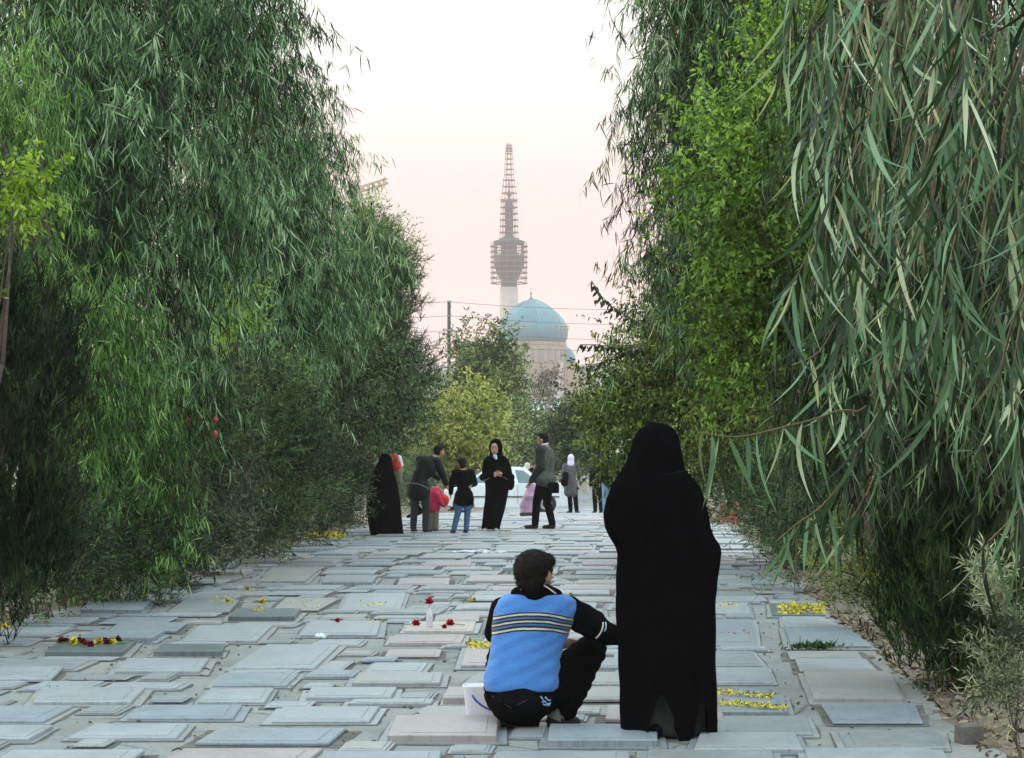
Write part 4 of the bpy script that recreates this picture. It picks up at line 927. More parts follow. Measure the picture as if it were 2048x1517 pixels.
# ---------------------------------------------------------------- people
from mathutils.bvhtree import BVHTree
from mathutils import noise as mn
def surf(o, px, py, back=0.0):                    # where the line of sight through (px, py) meets a built mesh
    o0 = org(o.parent); me = o.data
    bv = BVHTree.FromPolygons([v.co + o0 for v in me.vertices], [tuple(p.vertices) for p in me.polygons])
    c = Vector((0, 0, H)); d = (W(px, py, 10) - c).normalized(); hit = bv.ray_cast(c, d)
    return (hit[0] - d * back) if hit[0] is not None else None
def interp(tab, y):
    for a, b in zip(tab[:-1], tab[1:]):
        if a[0] <= y <= b[0]:
            u = (y - a[0]) / (b[0] - a[0]); u = u
            return [a[i] + (b[i] - a[i]) * u for i in range(len(a))]
    return list(tab[0] if y < tab[0][0] else tab[-1])
def loft(name, m, parent, tab, D, n=72, rows=40, ratio=.62, dmax=.17, dmin=.02, ex=2.3, fold=0.0, nf=9, lean=None, hem=None, seed=0, wob=.0, shut=True):
    """closed draped shape following tab rows (y, left x, right x) as seen, with real depth"""
    rr = random.Random(seed); ph = [rr.uniform(0, 6.28) for _ in range(6)]
    y0, y1 = tab[0][0], tab[-1][0]; mb = MB(); vs = []
    for r in range(rows + 1):
        u = r / rows
        for k in range(n):
            th = 2 * math.pi * k / n; c, s_ = math.cos(th), math.sin(th)
            yb = y1
            T0 = interp(tab, y0 + (y1 - y0) * u)
            if hem:
                xx = (T0[1] + T0[2]) / 2 + (T0[2] - T0[1]) / 2 * c; yb = hem(xx, s_ < 0)
            uu = u; y = y0 + (yb - y0) * uu
            T = interp(tab, y); sc = D / F
            hw = (T[2] - T[1]) / 2 * sc; dp = max(dmin, dmax * (1 - math.exp(-1.25 * hw * ratio / dmax))); dy = lean(y) if lean else 0
            ce = W((T[1] + T[2]) / 2, y, D)
            cx_ = math.copysign(abs(c) ** (2 / ex), c); cy_ = math.copysign(abs(s_) ** (2 / ex), s_)
            f = 1 + fold * (u ** .8) * (math.sin(nf * th + ph[0] + 2.2 * u) * .6 + math.sin((nf * 2 - 3) * th + ph[1] - 1.5 * u) * .4) + wob * math.sin(5 * th + 23 * u + ph[2]) * math.sin(17 * u + 2 * th + ph[3])
            fx = 1 + (f - 1) * .35
            vs.append(Vector((ce.x + hw * cx_ * fx, D + dy + dp * cy_ * f, ce.z)))
    fs = [(r * n + k, (r + 1) * n + k, (r + 1) * n + (k + 1) % n, r * n + (k + 1) % n) for r in range(rows) for k in range(n)]
    fs += [tuple(range(n))]
    if shut: fs.append(tuple(range(rows * n, (rows + 1) * n))[::-1])
    mb.add(vs, fs); return mb.build(name, m, parent, True)

def hand(mb, w_, d, side, nrm, s=1.0, curl=.5):
    """palm, four unequal bent fingers and a thumb; w_ wrist, d along the hand, side towards the thumb, nrm palm normal"""
    w_, d, side, nrm = Vector(w_), Vector(d).normalized(), Vector(side).normalized(), Vector(nrm).normalized()
    pc = w_ + d * .045 * s
    q = Matrix((side, nrm, d)).transposed()
    mb.ell(pc, (.040 * s, .017 * s, .050 * s), q, 10, 7)
    for i, (o, L) in enumerate([(.028, .070), (.010, .080), (-.009, .074), (-.026, .058)]):
        b = w_ + d * .082 * s + side * o * s; k1 = b + (d * (1 - .35 * curl) + nrm * .5 * curl).normalized() * L * .5 * s
        k2 = k1 + (d * (1 - 1.1 * curl) + nrm * 1.1 * curl).normalized() * L * .5 * s
        mb.cone(b, k1, .0092 * s, .0085 * s, 8); mb.cone(k1, k2, .0085 * s, .007 * s, 8)
    tb = w_ + d * .025 * s + side * .034 * s; t1 = tb + (side * .7 + d * .8 + nrm * .3).normalized() * .035 * s; t2 = t1 + (d * .9 + nrm * .4 + side * .15).normalized() * .028 * s
    mb.cone(tb, t1, .0125 * s, .0105 * s, 8); mb.cone(t1, t2, .0105 * s, .0085 * s, 8)

DEF = dict(head=(0, .012, .930), neck=(0, -.005, .858), chest=(0, 0, .76), waist=(0, 0, .63), pel=(0, 0, .53),
           shL=(-.105, 0, .812), elL=(-.14, -.02, .645), wrL=(-.135, .03, .50), shR=(.105, 0, .812), elR=(.14, -.02, .645), wrR=(.135, .03, .50),
           hiL=(-.05, 0, .51), knL=(-.056, .02, .28), anL=(-.058, -.01, .045), toL=(-.066, .085, .014),
           hiR=(.05, 0, .51), knR=(.056, .02, .28), anR=(.058, -.01, .045), toR=(.066, .085, .014))
def tuft(co): return np.array([.007 * mn.noise(Vector((c[0] * 55, c[1] * 55, c[2] * 38))) + .004 * mn.noise(Vector(c) * 120) for c in co])
def person(label, D, cx, h, face=0, look=None, pose={}, top=M_BLKC, legs=M_BLKC, hair=M_HAIR, scarf=None, shoes=M_SHOE, coat=None, child=1.0, skin=M_SKIN, vox=.010, bulk=1.0, group=None, zofs=0, sleeve=None, body_only=False, face_parts=True):
    base = Vector(((cx - CX) * D / F, D, gz(D) + .012 + zofs)); t = empty('person', base, label, 'person', group)
    Rz = Matrix.Rotation(R(face), 3, 'Z'); J = {}
    for k, v in {**DEF, **pose}.items(): J[k] = base + Rz @ Vector(v) * h
    lk = Matrix.Rotation(R(face if look is None else look), 3, 'Z'); fw = lk @ Vector((0, 1, 0)); rt = lk @ Vector((1, 0, 0)); upv = Vector((0, 0, 1))
    hd = J['head']; c = child
    b = MB()
    b.ell(hd, (.042 * h * c, .054 * h * c, .064 * h * c), lk); b.ell(hd + fw * .022 * h * c - upv * .032 * h * c, (.030 * h * c, .032 * h * c, .034 * h * c), lk)
    b.cone(hd + fw * .052 * h * c + upv * .004 * h, hd + fw * .064 * h * c - upv * .012 * h, .006 * h * c, .009 * h * c, 8)
    for s_ in (-1, 1): b.ell(hd + rt * s_ * .043 * h * c - upv * .004 * h, (.006 * h * c, .013 * h * c, .018 * h * c), lk, 8, 6)
    b.cone(J['neck'] - upv * .03 * h, hd - upv * .02 * h, .034 * h, .030 * h * c)
    b.cone(J['chest'], J['waist'], .078 * h, .068 * h); b.cone(J['waist'], J['pel'], .068 * h, .078 * h); b.cone(J['chest'], J['neck'] - upv * .02 * h, .07 * h, .04 * h)
    for S in 'LR':
        b.cone(J['chest'] + upv * .03 * h, J['sh' + S], .05 * h, .033 * h); b.cone(J['sh' + S], J['el' + S], .030 * h, .024 * h); b.cone(J['el' + S], J['wr' + S], .024 * h, .016 * h)
        dd = (J['wr' + S] - J['el' + S]).normalized(); sgn = 1 if S == 'L' else -1
        sd_ = Rz @ Vector((0, 1, 0)); sd_ = (sd_ - dd * sd_.dot(dd))
        if sd_.length < .1: sd_ = upv.copy()
        sd_.normalize(); hand(b, J['wr' + S], dd, sd_, sd_.cross(dd) * sgn, h / 1.72, .45)
        b.cone(J['pel'], J['hi' + S], .07 * h, .052 * h); b.cone(J['hi' + S], J['kn' + S], .050 * h, .034 * h); b.cone(J['kn' + S], J['an' + S], .034 * h, .022 * h); b.cone(J['an' + S] - upv * .012 * h, J['to' + S], .022 * h, .015 * h)
    body = b.fuse('body', skin, t, vox, 3)
    if face_parts:
        e = MB()
        for s_ in (-1, 1): e.ell(hd + rt * s_ * .018 * h * c + fw * .0505 * h * c + upv * .003 * h, (.007 * h * c, .004 * h * c, .0035 * h * c), lk, 8, 5)
        e.build('eyes', M_HAIR, body, True)
        MB().ell(hd + fw * .052 * h * c - upv * .034 * h * c, (.013 * h * c, .005 * h * c, .004 * h * c), lk, 8, 5).build('mouth', M_LIP, body, True)
    if top:
        g = MB(); k = bulk
        g.ell(J['chest'].lerp(J['waist'], .25), (.108 * h * k, .082 * h * k, .13 * h), Rz); g.cone(J['chest'], J['waist'], .082 * h * k, .080 * h * k); g.cone(J['waist'], J['pel'], .080 * h * k, .086 * h * k)
        g.cone(J['chest'] + upv * .02 * h, J['neck'] - upv * .022 * h, .07 * h, .040 * h)
        if coat:
            for q in (-1, 1): g.cone(J['pel'] + Rz @ Vector((q * .03 * h, 0, 0)), J['pel'] + Rz @ Vector((q * .045 * h, 0, -coat * h)), .085 * h * k, .082 * h * k)
        g.fuse('jacket' if not coat else 'coat', top, t, .012, 4) if not sleeve else g.fuse('jacket', top, t, .012, 4)
        a = MB()
        for S in 'LR': a.cone(J['chest'] + upv * .03 * h, J['sh' + S], .05 * h, .046 * h * k); a.cone(J['sh' + S], J['el' + S], .044 * h * k, .037 * h * k); a.cone(J['el' + S], J['wr' + S].lerp(J['el' + S], .08), .036 * h * k, .028 * h * k)
        a.fuse('sleeves', sleeve or top, t, .010, 4)
    g = MB()
    for S in 'LR':
        g.cone(J['pel'], J['hi' + S], .078 * h, .064 * h); g.cone(J['hi' + S], J['kn' + S], .064 * h, .046 * h); g.cone(J['kn' + S], J['an' + S] + upv * .004 * h, .045 * h, .037 * h)
    g.fuse('trousers', legs, t, .012, 4)
    for S in 'LR':
        s_ = MB(); f_ = (J['to' + S] - J['an' + S]); f_.z = 0; f_.normalize()
        s_.cone(J['an' + S] - upv * .02 * h - f_ * .01 * h, J['to' + S] + f_ * .004 * h, .027 * h, .019 * h); s_.ell(J['an' + S] + upv * -.005 * h, .027 * h)
        s_.fuse('shoe', shoes, t, .010, 2)
    if scarf:
        g = MB(); g.ell(hd + upv * .008 * h - fw * .008 * h, (.058 * h * c, .062 * h * c, .078 * h * c), lk); g.cone(hd - fw * .008 * h, J['neck'] - upv * .02 * h, .052 * h, .062 * h)
        g.fuse('headscarf', scarf, t, .010, 4)
    elif hair:
        g = MB(); g.ell(hd + upv * .016 * h * c - fw * .012 * h * c, (.049 * h * c, .056 * h * c, .058 * h * c), lk); g.ell(hd - fw * .024 * h * c - upv * .012 * h * c, (.044 * h * c, .036 * h * c, .05 * h * c), lk)
        g.ell(hd + upv * .045 * h * c + fw * .02 * h * c, (.036 * h * c, .03 * h * c, .02 * h * c), lk)
        g.fuse('hair', hair, t, .008, 2, tuft)
    return t, J
M_LIP = mat('lips', (.25, .08, .06), .5, .1, 20, 0)
M_OLIVEJ = mat('grey_green_jacket', (.07, .085, .07), .85, .5, 12, .3, .006, .2)
M_OLIVED = mat('dark_green_sleeve', (.02, .03, .024), .85, .4, 12, .3, .006, .2)
M_CHAR = mat('charcoal_jacket', (.008, .012, .013), .8, .4, 14, .3, .005, .25)
M_GREYC = mat('grey_coat_wool', (.085, .08, .092), .9, .2, 25, .2, .004)
M_LILAC = mat('lilac_cloth', (.42, .27, .40), .85, .2, 12, .3, .006)
M_PINKRED = mat('crimson_coat', (.50, .018, .075), .75, .2, 20, .2, .004)
M_REDHAT = mat('red_cap', (.55, .025, .015), .7, .2, 25, .2, .004)
M_KHAKI = mat('khaki_cloth', (.16, .15, .11), .85, .2, 20, .2, .004)
M_TEAL = mat('teal_cloth', (.04, .20, .24), .8, .2, 20, .1)
M_LJEAN = mat('light_denim', (.14, .26, .36), .85, .3, 20, .2, .004)
M_SCARF = mat('pale_beige_scarf', (.52, .50, .44), .85, .12, 20, .2, .003)
M_LAVW = mat('pale_lavender_scarf', (.62, .60, .74), .8, .1, 20, .2, .003)

# --- veiled woman in the left of the far group, seen from behind
t = empty('person', Vector(((770 - CX) * 37.4 / F, 37.4, 0)), 'woman in a full black chador leftmost in the far group, back to us', 'person')
b = MB(); s = 37.4 / F
b.ell(W(771, 923, 37.43), (.065, .065, .10)); b.cone(W(771, 930, 37.4), W(770, 945, 37.4), .05, .06); b.cone(W(770, 950, 37.4), W(770, 1000, 37.4), .14, .13)
for q in (-1, 1): b.cone(W(770 + q * 6, 1000, 37.4), W(770 + q * 12, 1064, 37.4), .08, .05); b.cone(W(770 + q * 12, 1067, 37.4), W(770 + q * 13, 1069, 37.58), .035, .03); b.cone(W(770 + q * 10, 948, 37.4), W(770 + q * 17, 980, 37.5), .05, .04); b.cone(W(770 + q * 17, 980, 37.5), W(770 + q * 5, 975, 37.65), .04, .03); hand(b, W(770 + q * 5, 975, 37.65), (-q, .3, 0), (0, 0, 1), (0, 1, 0))
b.fuse('body', M_SKIN, t, .012, 3)
loft('chador', M_BLACK, t, [(907, 769, 774), (910, 763, 779), (915, 760, 782), (925, 756, 784), (940, 747, 787), (960, 741, 792), (980, 737, 797), (1000, 735, 800), (1020, 735, 802), (1040, 736, 804), (1060, 739, 806), (1070, 741, 808)], 37.4, fold=.05, ratio=1.0, dmax=.3, seed=3)
# --- centre veiled woman facing us
De = 39.4; t = empty('person', Vector(((988 - CX) * De / F, De, 0)), 'woman in a black chador facing us with clasped hands, centre of the far group', 'person')
b = MB(); fc = W(989.5, 898, De - .02)
b.ell(fc, (.072, .09, .115)); b.ell(fc + Vector((-.005, -.045, -.06)), (.045, .05, .05)); b.cone(fc + Vector((-.01, -.088, .005)), fc + Vector((-.014, -.105, -.025)), .010, .016, 8)
b.cone(fc, W(991, 925, De), .05, .06); b.cone(W(993, 935, De), W(994, 970, De + .02), .10, .085)
for q in (-1, 1):
    b.cone(W(993 + q * 20, 930, De), W(993 + q * 24, 958, De - .04), .05, .045); b.cone(W(993 + q * 24, 958, De - .04), W(996 + q * 6, 947, De - .26), .042, .026)
    hand(b, W(996 + q * 5, 946, De - .27), (-q * .9, -.25, -.45), (0, 0, 1), (0, -1, 0), 1.0, .6)
    b.cone(W(992 + q * 7, 978, De + .04), W(982 + q * 9, 1056, De), .05, .035)
body = b.fuse('body', M_SKIN, t, .009, 3)
e = MB()
for q in (-1, 1): e.ell(fc + Vector((-.006 + q * .028, -.088, .012)), (.014, .006, .006), None, 8, 5)
e.build('eyes', M_HAIR, body); 
e = MB()
for q in (-1, 1): e.tube([fc + Vector((-.006 + q * .012, -.088, .033)), fc + Vector((-.006 + q * .045, -.08, .034))], .005, 5)
e.build('eyebrows', M_HAIR, body); MB().ell(fc + Vector((-.010, -.097, -.052)), (.022, .008, .007), None, 8, 5).build('mouth', M_LIP, body)
g = MB(); g.ell(fc + Vector((.004, .03, .02)), (.092, .09, .125)); g.fuse('headscarf', mat('white_blue_scarf', (.50, .56, .68), .8, .15, 20, .1), t, .009, 3)
g = MB(); g.cone(W(990, 913, De - .09), W(992, 918, De - .12), .038, .024); g.fuse('scarf_knot', mat('pale_blue_scarf', (.40, .52, .60), .8, .2, 40, .2), t, .008, 2)
hood = MB(); hood.ell(W(991.5, 896, De + .045), (.125, .125, .17)); hood.cone(W(992, 905, De + .06), W(993, 925, De + .05), .115, .15); hood.cone(W(983, 918, De - .02), W(976, 930, De), .05, .08); hood.cone(W(1003, 916, De - .02), W(1010, 930, De), .06, .08); hood.fuse('hood', M_BLACK, t, .010, 3)
ch = loft('chador', M_BLACK, t, [(912, 975, 1009), (918, 969, 1016), (926, 966, 1020), (936, 964, 1023), (950, 964, 1025), (958, 967, 1025), (966, 970, 1022), (980, 971, 1018), (1000, 970, 1014), (1020, 967, 1010), (1040, 965, 1004), (1056, 963, 1000)], De, fold=.05, ratio=.6, dmax=.2, seed=5, hem=lambda x, near: 1059 if x < 974 or x > 986 else 1053)
g = MB()
for q in (-1, 1): g.cone(W(994 + q * 28, 955, De - .02), W(996 + q * 9, 947, De - .22), .07, .05)
g.fuse('chador_sleeves', M_BLACK, t, .010, 3)
for q, x in ((-1, 971), (1, 992)): g = MB(); g.cone(W(x, 1058, De), W(x - 1 + q, 1063, De - .14), .042, .036); g.fuse('shoe', mat('pale_shoe', (.3, .32, .30), .6, .2) if q < 0 else bpy.data.materials['pale_shoe'], t, .009, 2)
g = MB(); g.ell(W(1021, 967, De - .02), (.075, .06, .13)); g.fuse('handbag', M_BLKC, t, .01, 2)

# --- man bending over a child
c_, J = person('man in a dark jacket and jeans bending forward over the child in crimson', 38.6, 841, 1.60, -25, -60,
  dict(head=(.14, .18, .885), neck=(.10, .13, .83), chest=(.05, .08, .74), waist=(-.01, .02, .61), pel=(-.02, 0, .50), shL=(-.055, .10, .79), elL=(-.02, .24, .66), wrL=(.08, .30, .58), shR=(.15, .10, .77), elR=(.20, .14, .63), wrR=(.22, .19, .52),
   hiL=(-.07, 0, .48), knL=(-.085, .02, .26), anL=(-.085, -.01, .045), toL=(-.1, .08, .014), hiR=(.05, 0, .48), knR=(.06, .02, .26), anR=(.065, -.01, .045), toR=(.08, .08, .014)), top=M_CHAR, legs=M_DJEANS, bulk=1.12, coat=.075)
g = MB(); js = [x for x in c_.children if x.name.startswith('coat')][0]
pts = [surf(js, x, y, .006) for x, y in [(819, 967), (828, 967), (838, 969), (848, 973), (857, 978)]]; pts = [p for p in pts if p]
if len(pts) > 1: g.tube(pts, .009, 6).build('waist_stripe', mat('grey_stripe', (.16, .18, .17), .7), c_)
g = MB(); g.cone(W(826, 1008, 38.7), W(836, 1022, 38.8), .07, .08); g.cone(W(815, 1034, 38.8), W(842, 1022, 38.9), .025, .05); g.fuse('bag', M_BLKC, None, .012, 3)
o = bpy.data.objects['bag']; tag(o, 'black bag hanging behind the legs of the bending man', 'bag')
# child in crimson
D = 39.4; t = empty('person', Vector(((867 - CX) * D / F, D, 0)), 'small child in a crimson coat and red cap bending beside the man', 'person')
b = MB(); b.ell(W(885, 1003, D), (.085, .095, .10)); b.cone(W(880, 997, D), W(872, 988, D), .05, .07); b.cone(W(871, 990, D), W(866, 1016, D), .10, .10)
for q in (-1, 1): b.cone(W(866 + q * 4, 1016, D), W(866 + q * 5, 1058, D), .06, .04); b.cone(W(866 + q * 5, 1061, D), W(868 + q * 5, 1063, D - .1), .03, .028); b.cone(W(874, 990, D + q * .1), W(880, 1003, D + q * .12), .04, .035); b.cone(W(880, 1003, D + q * .12), W(888, 1013, D + q * .1), .032, .022); hand(b, W(888, 1013, D + q * .1), (.6, 0, -.8), (0, 1, 0), (-.8, 0, -.6), .6)
body = b.fuse('body', M_SKIN, t, .009, 3)
g = MB(); g.cone(W(872, 987, D), W(866, 1014, D), .12, .13); g.cone(W(874, 984, D), W(880, 995, D), .09, .075)
for q in (-1, 1): g.cone(W(874, 989, D + q * .1), W(880, 1003, D + q * .12), .055, .05); g.cone(W(880, 1003, D + q * .12), W(887, 1011, D + q * .1), .048, .04)
g.fuse('coat', M_PINKRED, t, .010, 3)
g = MB(); g.ell(W(887, 1001, D), (.105, .11, .115)); g.fuse('cap', M_REDHAT, t, .010, 3)
g = MB()
for q in (-1, 1): g.cone(W(866 + q * 4, 1014, D), W(866 + q * 5, 1058, D), .075, .058)
g.fuse('trousers', M_KHAKI, t, .010, 3)
for q in (-1, 1): g = MB(); g.cone(W(866 + q * 5, 1061, D), W(868 + q * 5, 1063, D - .12), .04, .035); g.fuse('shoe', M_SHOE, t, .010, 2)
# child carried behind the left veiled woman
D = 37.9; t = empty('person', W(795, 950, D), 'small child in red and white carried beside the left veiled woman', 'person')
b = MB(); b.ell(W(786, 915, D), (.065, .075, .08)); b.cone(W(789, 922, D), W(793, 938, D), .06, .08); b.cone(W(797, 922, D), W(805, 944, D), .028, .022); b.cone(W(805, 944, D), W(790, 948, D - .06), .022, .018); hand(b, W(790, 948, D - .06), (-1, 0, 0), (0, 0, 1), (0, -1, 0), .5)
for q in (-1, 1): b.cone(W(795, 940, D), W(797 + q * 3, 962, D), .045, .035)
b.fuse('body', M_SKIN, t, .009, 3)
g = MB(); g.cone(W(789, 918, D - .02), W(793, 934, D - .02), .085, .095); g.fuse('top', M_REDHAT, t, .009, 3)
g = MB(); g.cone(W(797, 917, D), W(802, 931, D), .06, .045); g.fuse('sleeve', M_WHITE, t, .009, 3)
g = MB(); g.cone(W(795, 940, D), W(797, 962, D), .085, .07); g.fuse('trousers', M_KHAKI, t, .009, 3)
# boy with jeans, hand behind his back
c_, J = person('boy in a black jacket and blue jeans with one hand behind his back', 38.2, 922, 1.30, 12, 55,
  dict(head=(.0, .01, .922), neck=(.02, 0, .85), chest=(.035, 0, .75), waist=(.04, 0, .6), pel=(.04, 0, .50), shL=(-.075, 0, .80), elL=(-.125, .02, .66), wrL=(-.13, .05, .52), shR=(.14, 0, .80), elR=(.185, -.02, .66), wrR=(.12, -.12, .635),
   hiL=(.0, 0, .48), knL=(-.04, .02, .26), anL=(-.10, -.01, .045), toL=(-.12, .07, .014), hiR=(.09, 0, .48), knR=(.09, .02, .26), anR=(.07, -.01, .045), toR=(.06, .08, .014)), top=M_BLKC, legs=M_JEANS, coat=.06, child=1.12, bulk=1.15)
# man in profile
c_, J = person('tall man in a grey green jacket and black trousers, in profile facing left', 40.2, 1090, 1.76, 62, 82,
  dict(head=(.0, .03, .928), wrR=(.11, .05, .46), elR=(.13, -.02, .63), wrL=(-.12, .10, .49), anL=(-.05, .09, .045), toL=(-.055, .19, .014), knL=(-.05, .07, .28), anR=(.05, -.06, .045), toR=(.06, .04, .014), knR=(.05, .0, .28)), top=M_OLIVEJ, sleeve=M_OLIVED, bulk=1.22, coat=.01)
g = MB(); g.tube([J['neck'] + Vector((-.075, -.05, .015)), J['neck'] + Vector((-.02, -.085, .03)), J['neck'] + Vector((.05, -.06, .045))], .014, 6).build('shirt_collar', M_WHITE, c_, True)
g = MB(); g.box(W(1107, 976, 40.0), (.20, .10, .20), .1, .03); tag(g.fuse('shoulder_bag', M_BLKC, None, .012, 3), 'black bag at the hip of the man in the grey green jacket', 'bag')
# lilac coat carried low in front of the car
g = MB(); D = 46.
for k in range(7):
    x = 1046 + k * 4; g.tube([W(1062 + k * .6, 968, D + .03 * (k % 2)), W(1054 + k * 2.2, 992, D - .05 * (k % 2)), W(x - 2, 1012, D + .06 * (k % 2)), W(x - 1, 1026, D)], [.05, .07, .065, .06], 8)
o = g.fuse('lilac_coat', M_LILAC, None, .013, 2); tag(o, 'lilac coat hanging folded between the centre woman and the man in profile', 'coat')
g = MB(); g.cone(W(1043, 1029, D), W(1070, 1027, D), .045, .05); g.fuse('hem', mat('dark_lining', (.06, .05, .05), .9), o, .012, 2)
o.children[0].matrix_parent_inverse = Matrix()
# people beyond the car
person('woman with a pale headscarf and black coat leaning beyond the white car', 67.5, 1050, 1.52, -60, -60, dict(head=(.0, .06, .92), wrL=(-.05, .2, .88), elL=(-.12, .13, .72)), top=M_BLKC, scarf=M_SCARF, coat=.2, bulk=1.3, vox=.013)
c_, J = person('woman walking away in a grey coat and pale lavender headscarf, right of the car', 61, 1142, 1.62, -8, -20,
  dict(anR=(.09, .06, .05), knR=(.07, .04, .28), toR=(.12, .14, .014), elR=(.145, .03, .66), wrR=(.12, .13, .58), hiL=(-.04, 0, .51), knL=(-.03, .08, .28), anL=(-.02, .12, .05)), top=M_GREYC, scarf=M_LAVW, coat=.17, bulk=1.0, vox=.012)
g = MB(); g.cone(W(1131, 950, 60.7), W(1129, 966, 60.7), .09, .11); tag(g.fuse('handbag', M_BLKC, None, .012, 3), 'black handbag at the left hip of the grey coated woman', 'bag')
person('small far figure in teal with dark hair behind the car roof', 78, 957, 1.42, 160, None, {}, top=M_TEAL, child=1.0, vox=.014, face_parts=False)
person('far child with a pale face in dark clothes beside the boy in the black jacket', 72, 905, 1.30, 120, None, dict(wrR=(.1, .1, .7)), top=M_CHAR, vox=.014, face_parts=False)
person('person in black jacket and light jeans half hidden behind leaves at right', 56, 1217, 1.60, 0, None, {}, top=M_BLKC, legs=M_LJEAN, vox=.013, bulk=1.3, face_parts=False)
person('person dressed all in black just left of the one in light jeans', 62, 1196, 1.55, 20, None, {}, top=M_BLKC, vox=.013, bulk=1.1, face_parts=False)

# --- foreground veiled woman, back to us
Dw = 11.25; t = empty('person', Vector(((1335 - CX) * Dw / F, Dw, 0)), 'woman in a long black chador standing in the right foreground, back to us', 'person')
b = MB(); hc = W(1313, 900, Dw)
b.ell(hc, (.074, .082, .108)); b.ell(hc + Vector((0, .04, -.06)), (.05, .05, .05)); b.cone(hc + Vector((0, .075, 0)), hc + Vector((0, .09, -.03)), .01, .013); b.cone(hc, W(1316, 970, Dw), .052, .058)
for q in (-1, 1): b.ell(hc + Vector((q * .078, 0, -.01)), (.01, .02, .03))
b.cone(W(1320, 1010, Dw), W(1335, 1120, Dw), .12, .11); b.cone(W(1335, 1120, Dw), W(1337, 1170, Dw), .11, .12)
for q, ex, ey, wx in ((-1, 1232, 1045, 1290), (1, 1420, 1110, 1365)):
    b.cone(W(1318 + q * 60, 985, Dw), W(ex, ey, Dw), .05, .04); b.cone(W(ex, ey, Dw), W(wx, ey + 10, Dw + .08), .035, .026); hand(b, W(wx, ey + 10, Dw + .08), (-q * .9, .1, .1), (0, 0, 1), (0, -1, 0))
    lx = 1312 if q < 0 else 1364
    b.cone(W(1337 + q * 20, 1180, Dw), W(lx, 1440, Dw), .07, .04); b.cone(W(lx, 1455, Dw), W(lx + q * 4, 1470, Dw + .07), .028, .024)
b.fuse('body', M_SKIN, t, .010, 3)
def fhem(x, near):
    if not near: return 1470
    def notch(x, a, b_, yt): 
        u = (x - a) / (b_ - a); return None if u < 0 or u > 1 else 1474 - (1474 - yt) * math.sin(math.pi * u) ** .55 * (1 - .12 * math.sin(9 * u))
    n1 = notch(x, 1299, 1347, 1392); n2 = notch(x, 1379, 1409, 1392)
    return n1 if n1 is not None else (n2 if n2 is not None else (1476 if x < 1400 else 1468))
loft('chador', M_BLACK, t, [(846, 1306, 1322), (849, 1297, 1333), (855, 1284, 1345), (864, 1274, 1352), (880, 1265, 1358), (900, 1260, 1362), (920, 1254, 1366), (940, 1244, 1371), (958, 1231, 1387), (975, 1221, 1400), (1000, 1212, 1410), (1030, 1208, 1418), (1055, 1211, 1421), (1075, 1219, 1428), (1092, 1230, 1441), (1108, 1236, 1444), (1130, 1236, 1441), (1160, 1233, 1435), (1200, 1232, 1432), (1300, 1236, 1431), (1400, 1238, 1432), (1440, 1239, 1433), (1480, 1240, 1430)],
     Dw, n=160, rows=110, ratio=.9, dmax=.205, fold=.15, nf=7, seed=2, hem=fhem, wob=.045, shut=False)
loft('hem_light_cloth', mat('hem_light_grey', (.045, .052, .048), .9, .4, 30, .2), t, [(1340, 1262, 1412), (1400, 1262, 1412), (1470, 1264, 1410)], Dw + .03, n=80, rows=12, dmax=.13, fold=.08, nf=7, seed=8)  # added grey cloth, its colour stands in for light through the thin hem
for q, lx in ((-1, 1312), (1, 1366)):
    g = MB(); g.cone(W(lx, 1385, Dw - .07), W(lx, 1455, Dw - .10), .05, .045); g.fuse('trouser_leg', M_BLACK, t, .009, 3) if q > 0 else None
    g = MB(); g.cone(W(lx, 1462, Dw - .10), W(lx + q * 8, 1472, Dw + .08), .036, .032); g.cone(W(lx, 1468, Dw - .11), W(lx + q * 8, 1475, Dw + .08), .030, .028); g.fuse('shoe', M_BLKC, t, .008, 3)

# --- foreground crouching boy
Db = 11.5
def P(x, y, dy=0): return W(x, y, Db) + Vector((0, dy, 0))
t = empty('person', Vector(((1075 - CX) * Db / F, Db, 0)), 'crouching boy in a blue knitted vest with a striped band, seen from behind', 'person')
b = MB(); hc = P(1071, 1146, .06); lk = Matrix.Rotation(R(-38), 3, 'Z'); fw = lk @ Vector((0, 1, 0)); rt = lk @ Vector((1, 0, 0))
b.ell(hc, (.084, .102, .112), lk); b.ell(hc + fw * .04 + Vector((0, 0, -.055)), (.058, .06, .06), lk); b.cone(hc + fw * .098, hc + fw * .122 + Vector((0, 0, -.028)), .010, .016, 8)
b.ell(hc + rt * .088 + Vector((0, 0, -.022)), (.012, .024, .032), lk, 10, 8); b.ell(hc - rt * .088 + Vector((0, 0, -.022)), (.012, .024, .032), lk, 10, 8)
b.cone(P(1071, 1160, .04), P(1070, 1200, .08), .056, .062)
b.cone(P(1070, 1225, .12), P(1055, 1330, .09), .10, .105); b.cone(P(1055, 1330, .09), P(1040, 1395, .07), .105, .12)
b.cone(P(1130, 1222, .12), P(1188, 1255, .14), .045, .038); b.cone(P(1188, 1255, .14), P(1234, 1278, .10), .036, .026); hand(b, P(1236, 1279, .10), (.95, -.1, -.15), (0, 0, 1), (0, 1, 0), .95, .4)
b.cone(P(1005, 1222, .12), P(990, 1275, .30), .045, .038); b.cone(P(990, 1275, .30), P(1112, 1297, .36), .036, .026); hand(b, P(1112, 1297, .36), (.95, .05, -.1), (0, 0, 1), (0, -1, 0), .9, .5)
b.cone(P(1080, 1395, .08), P(1188, 1312, .30), .075, .055); b.cone(P(1188, 1312, .30), P(1128, 1436, .15), .05, .034); b.cone(P(1112, 1450, .13), P(1148, 1458, .25), .030, .024)
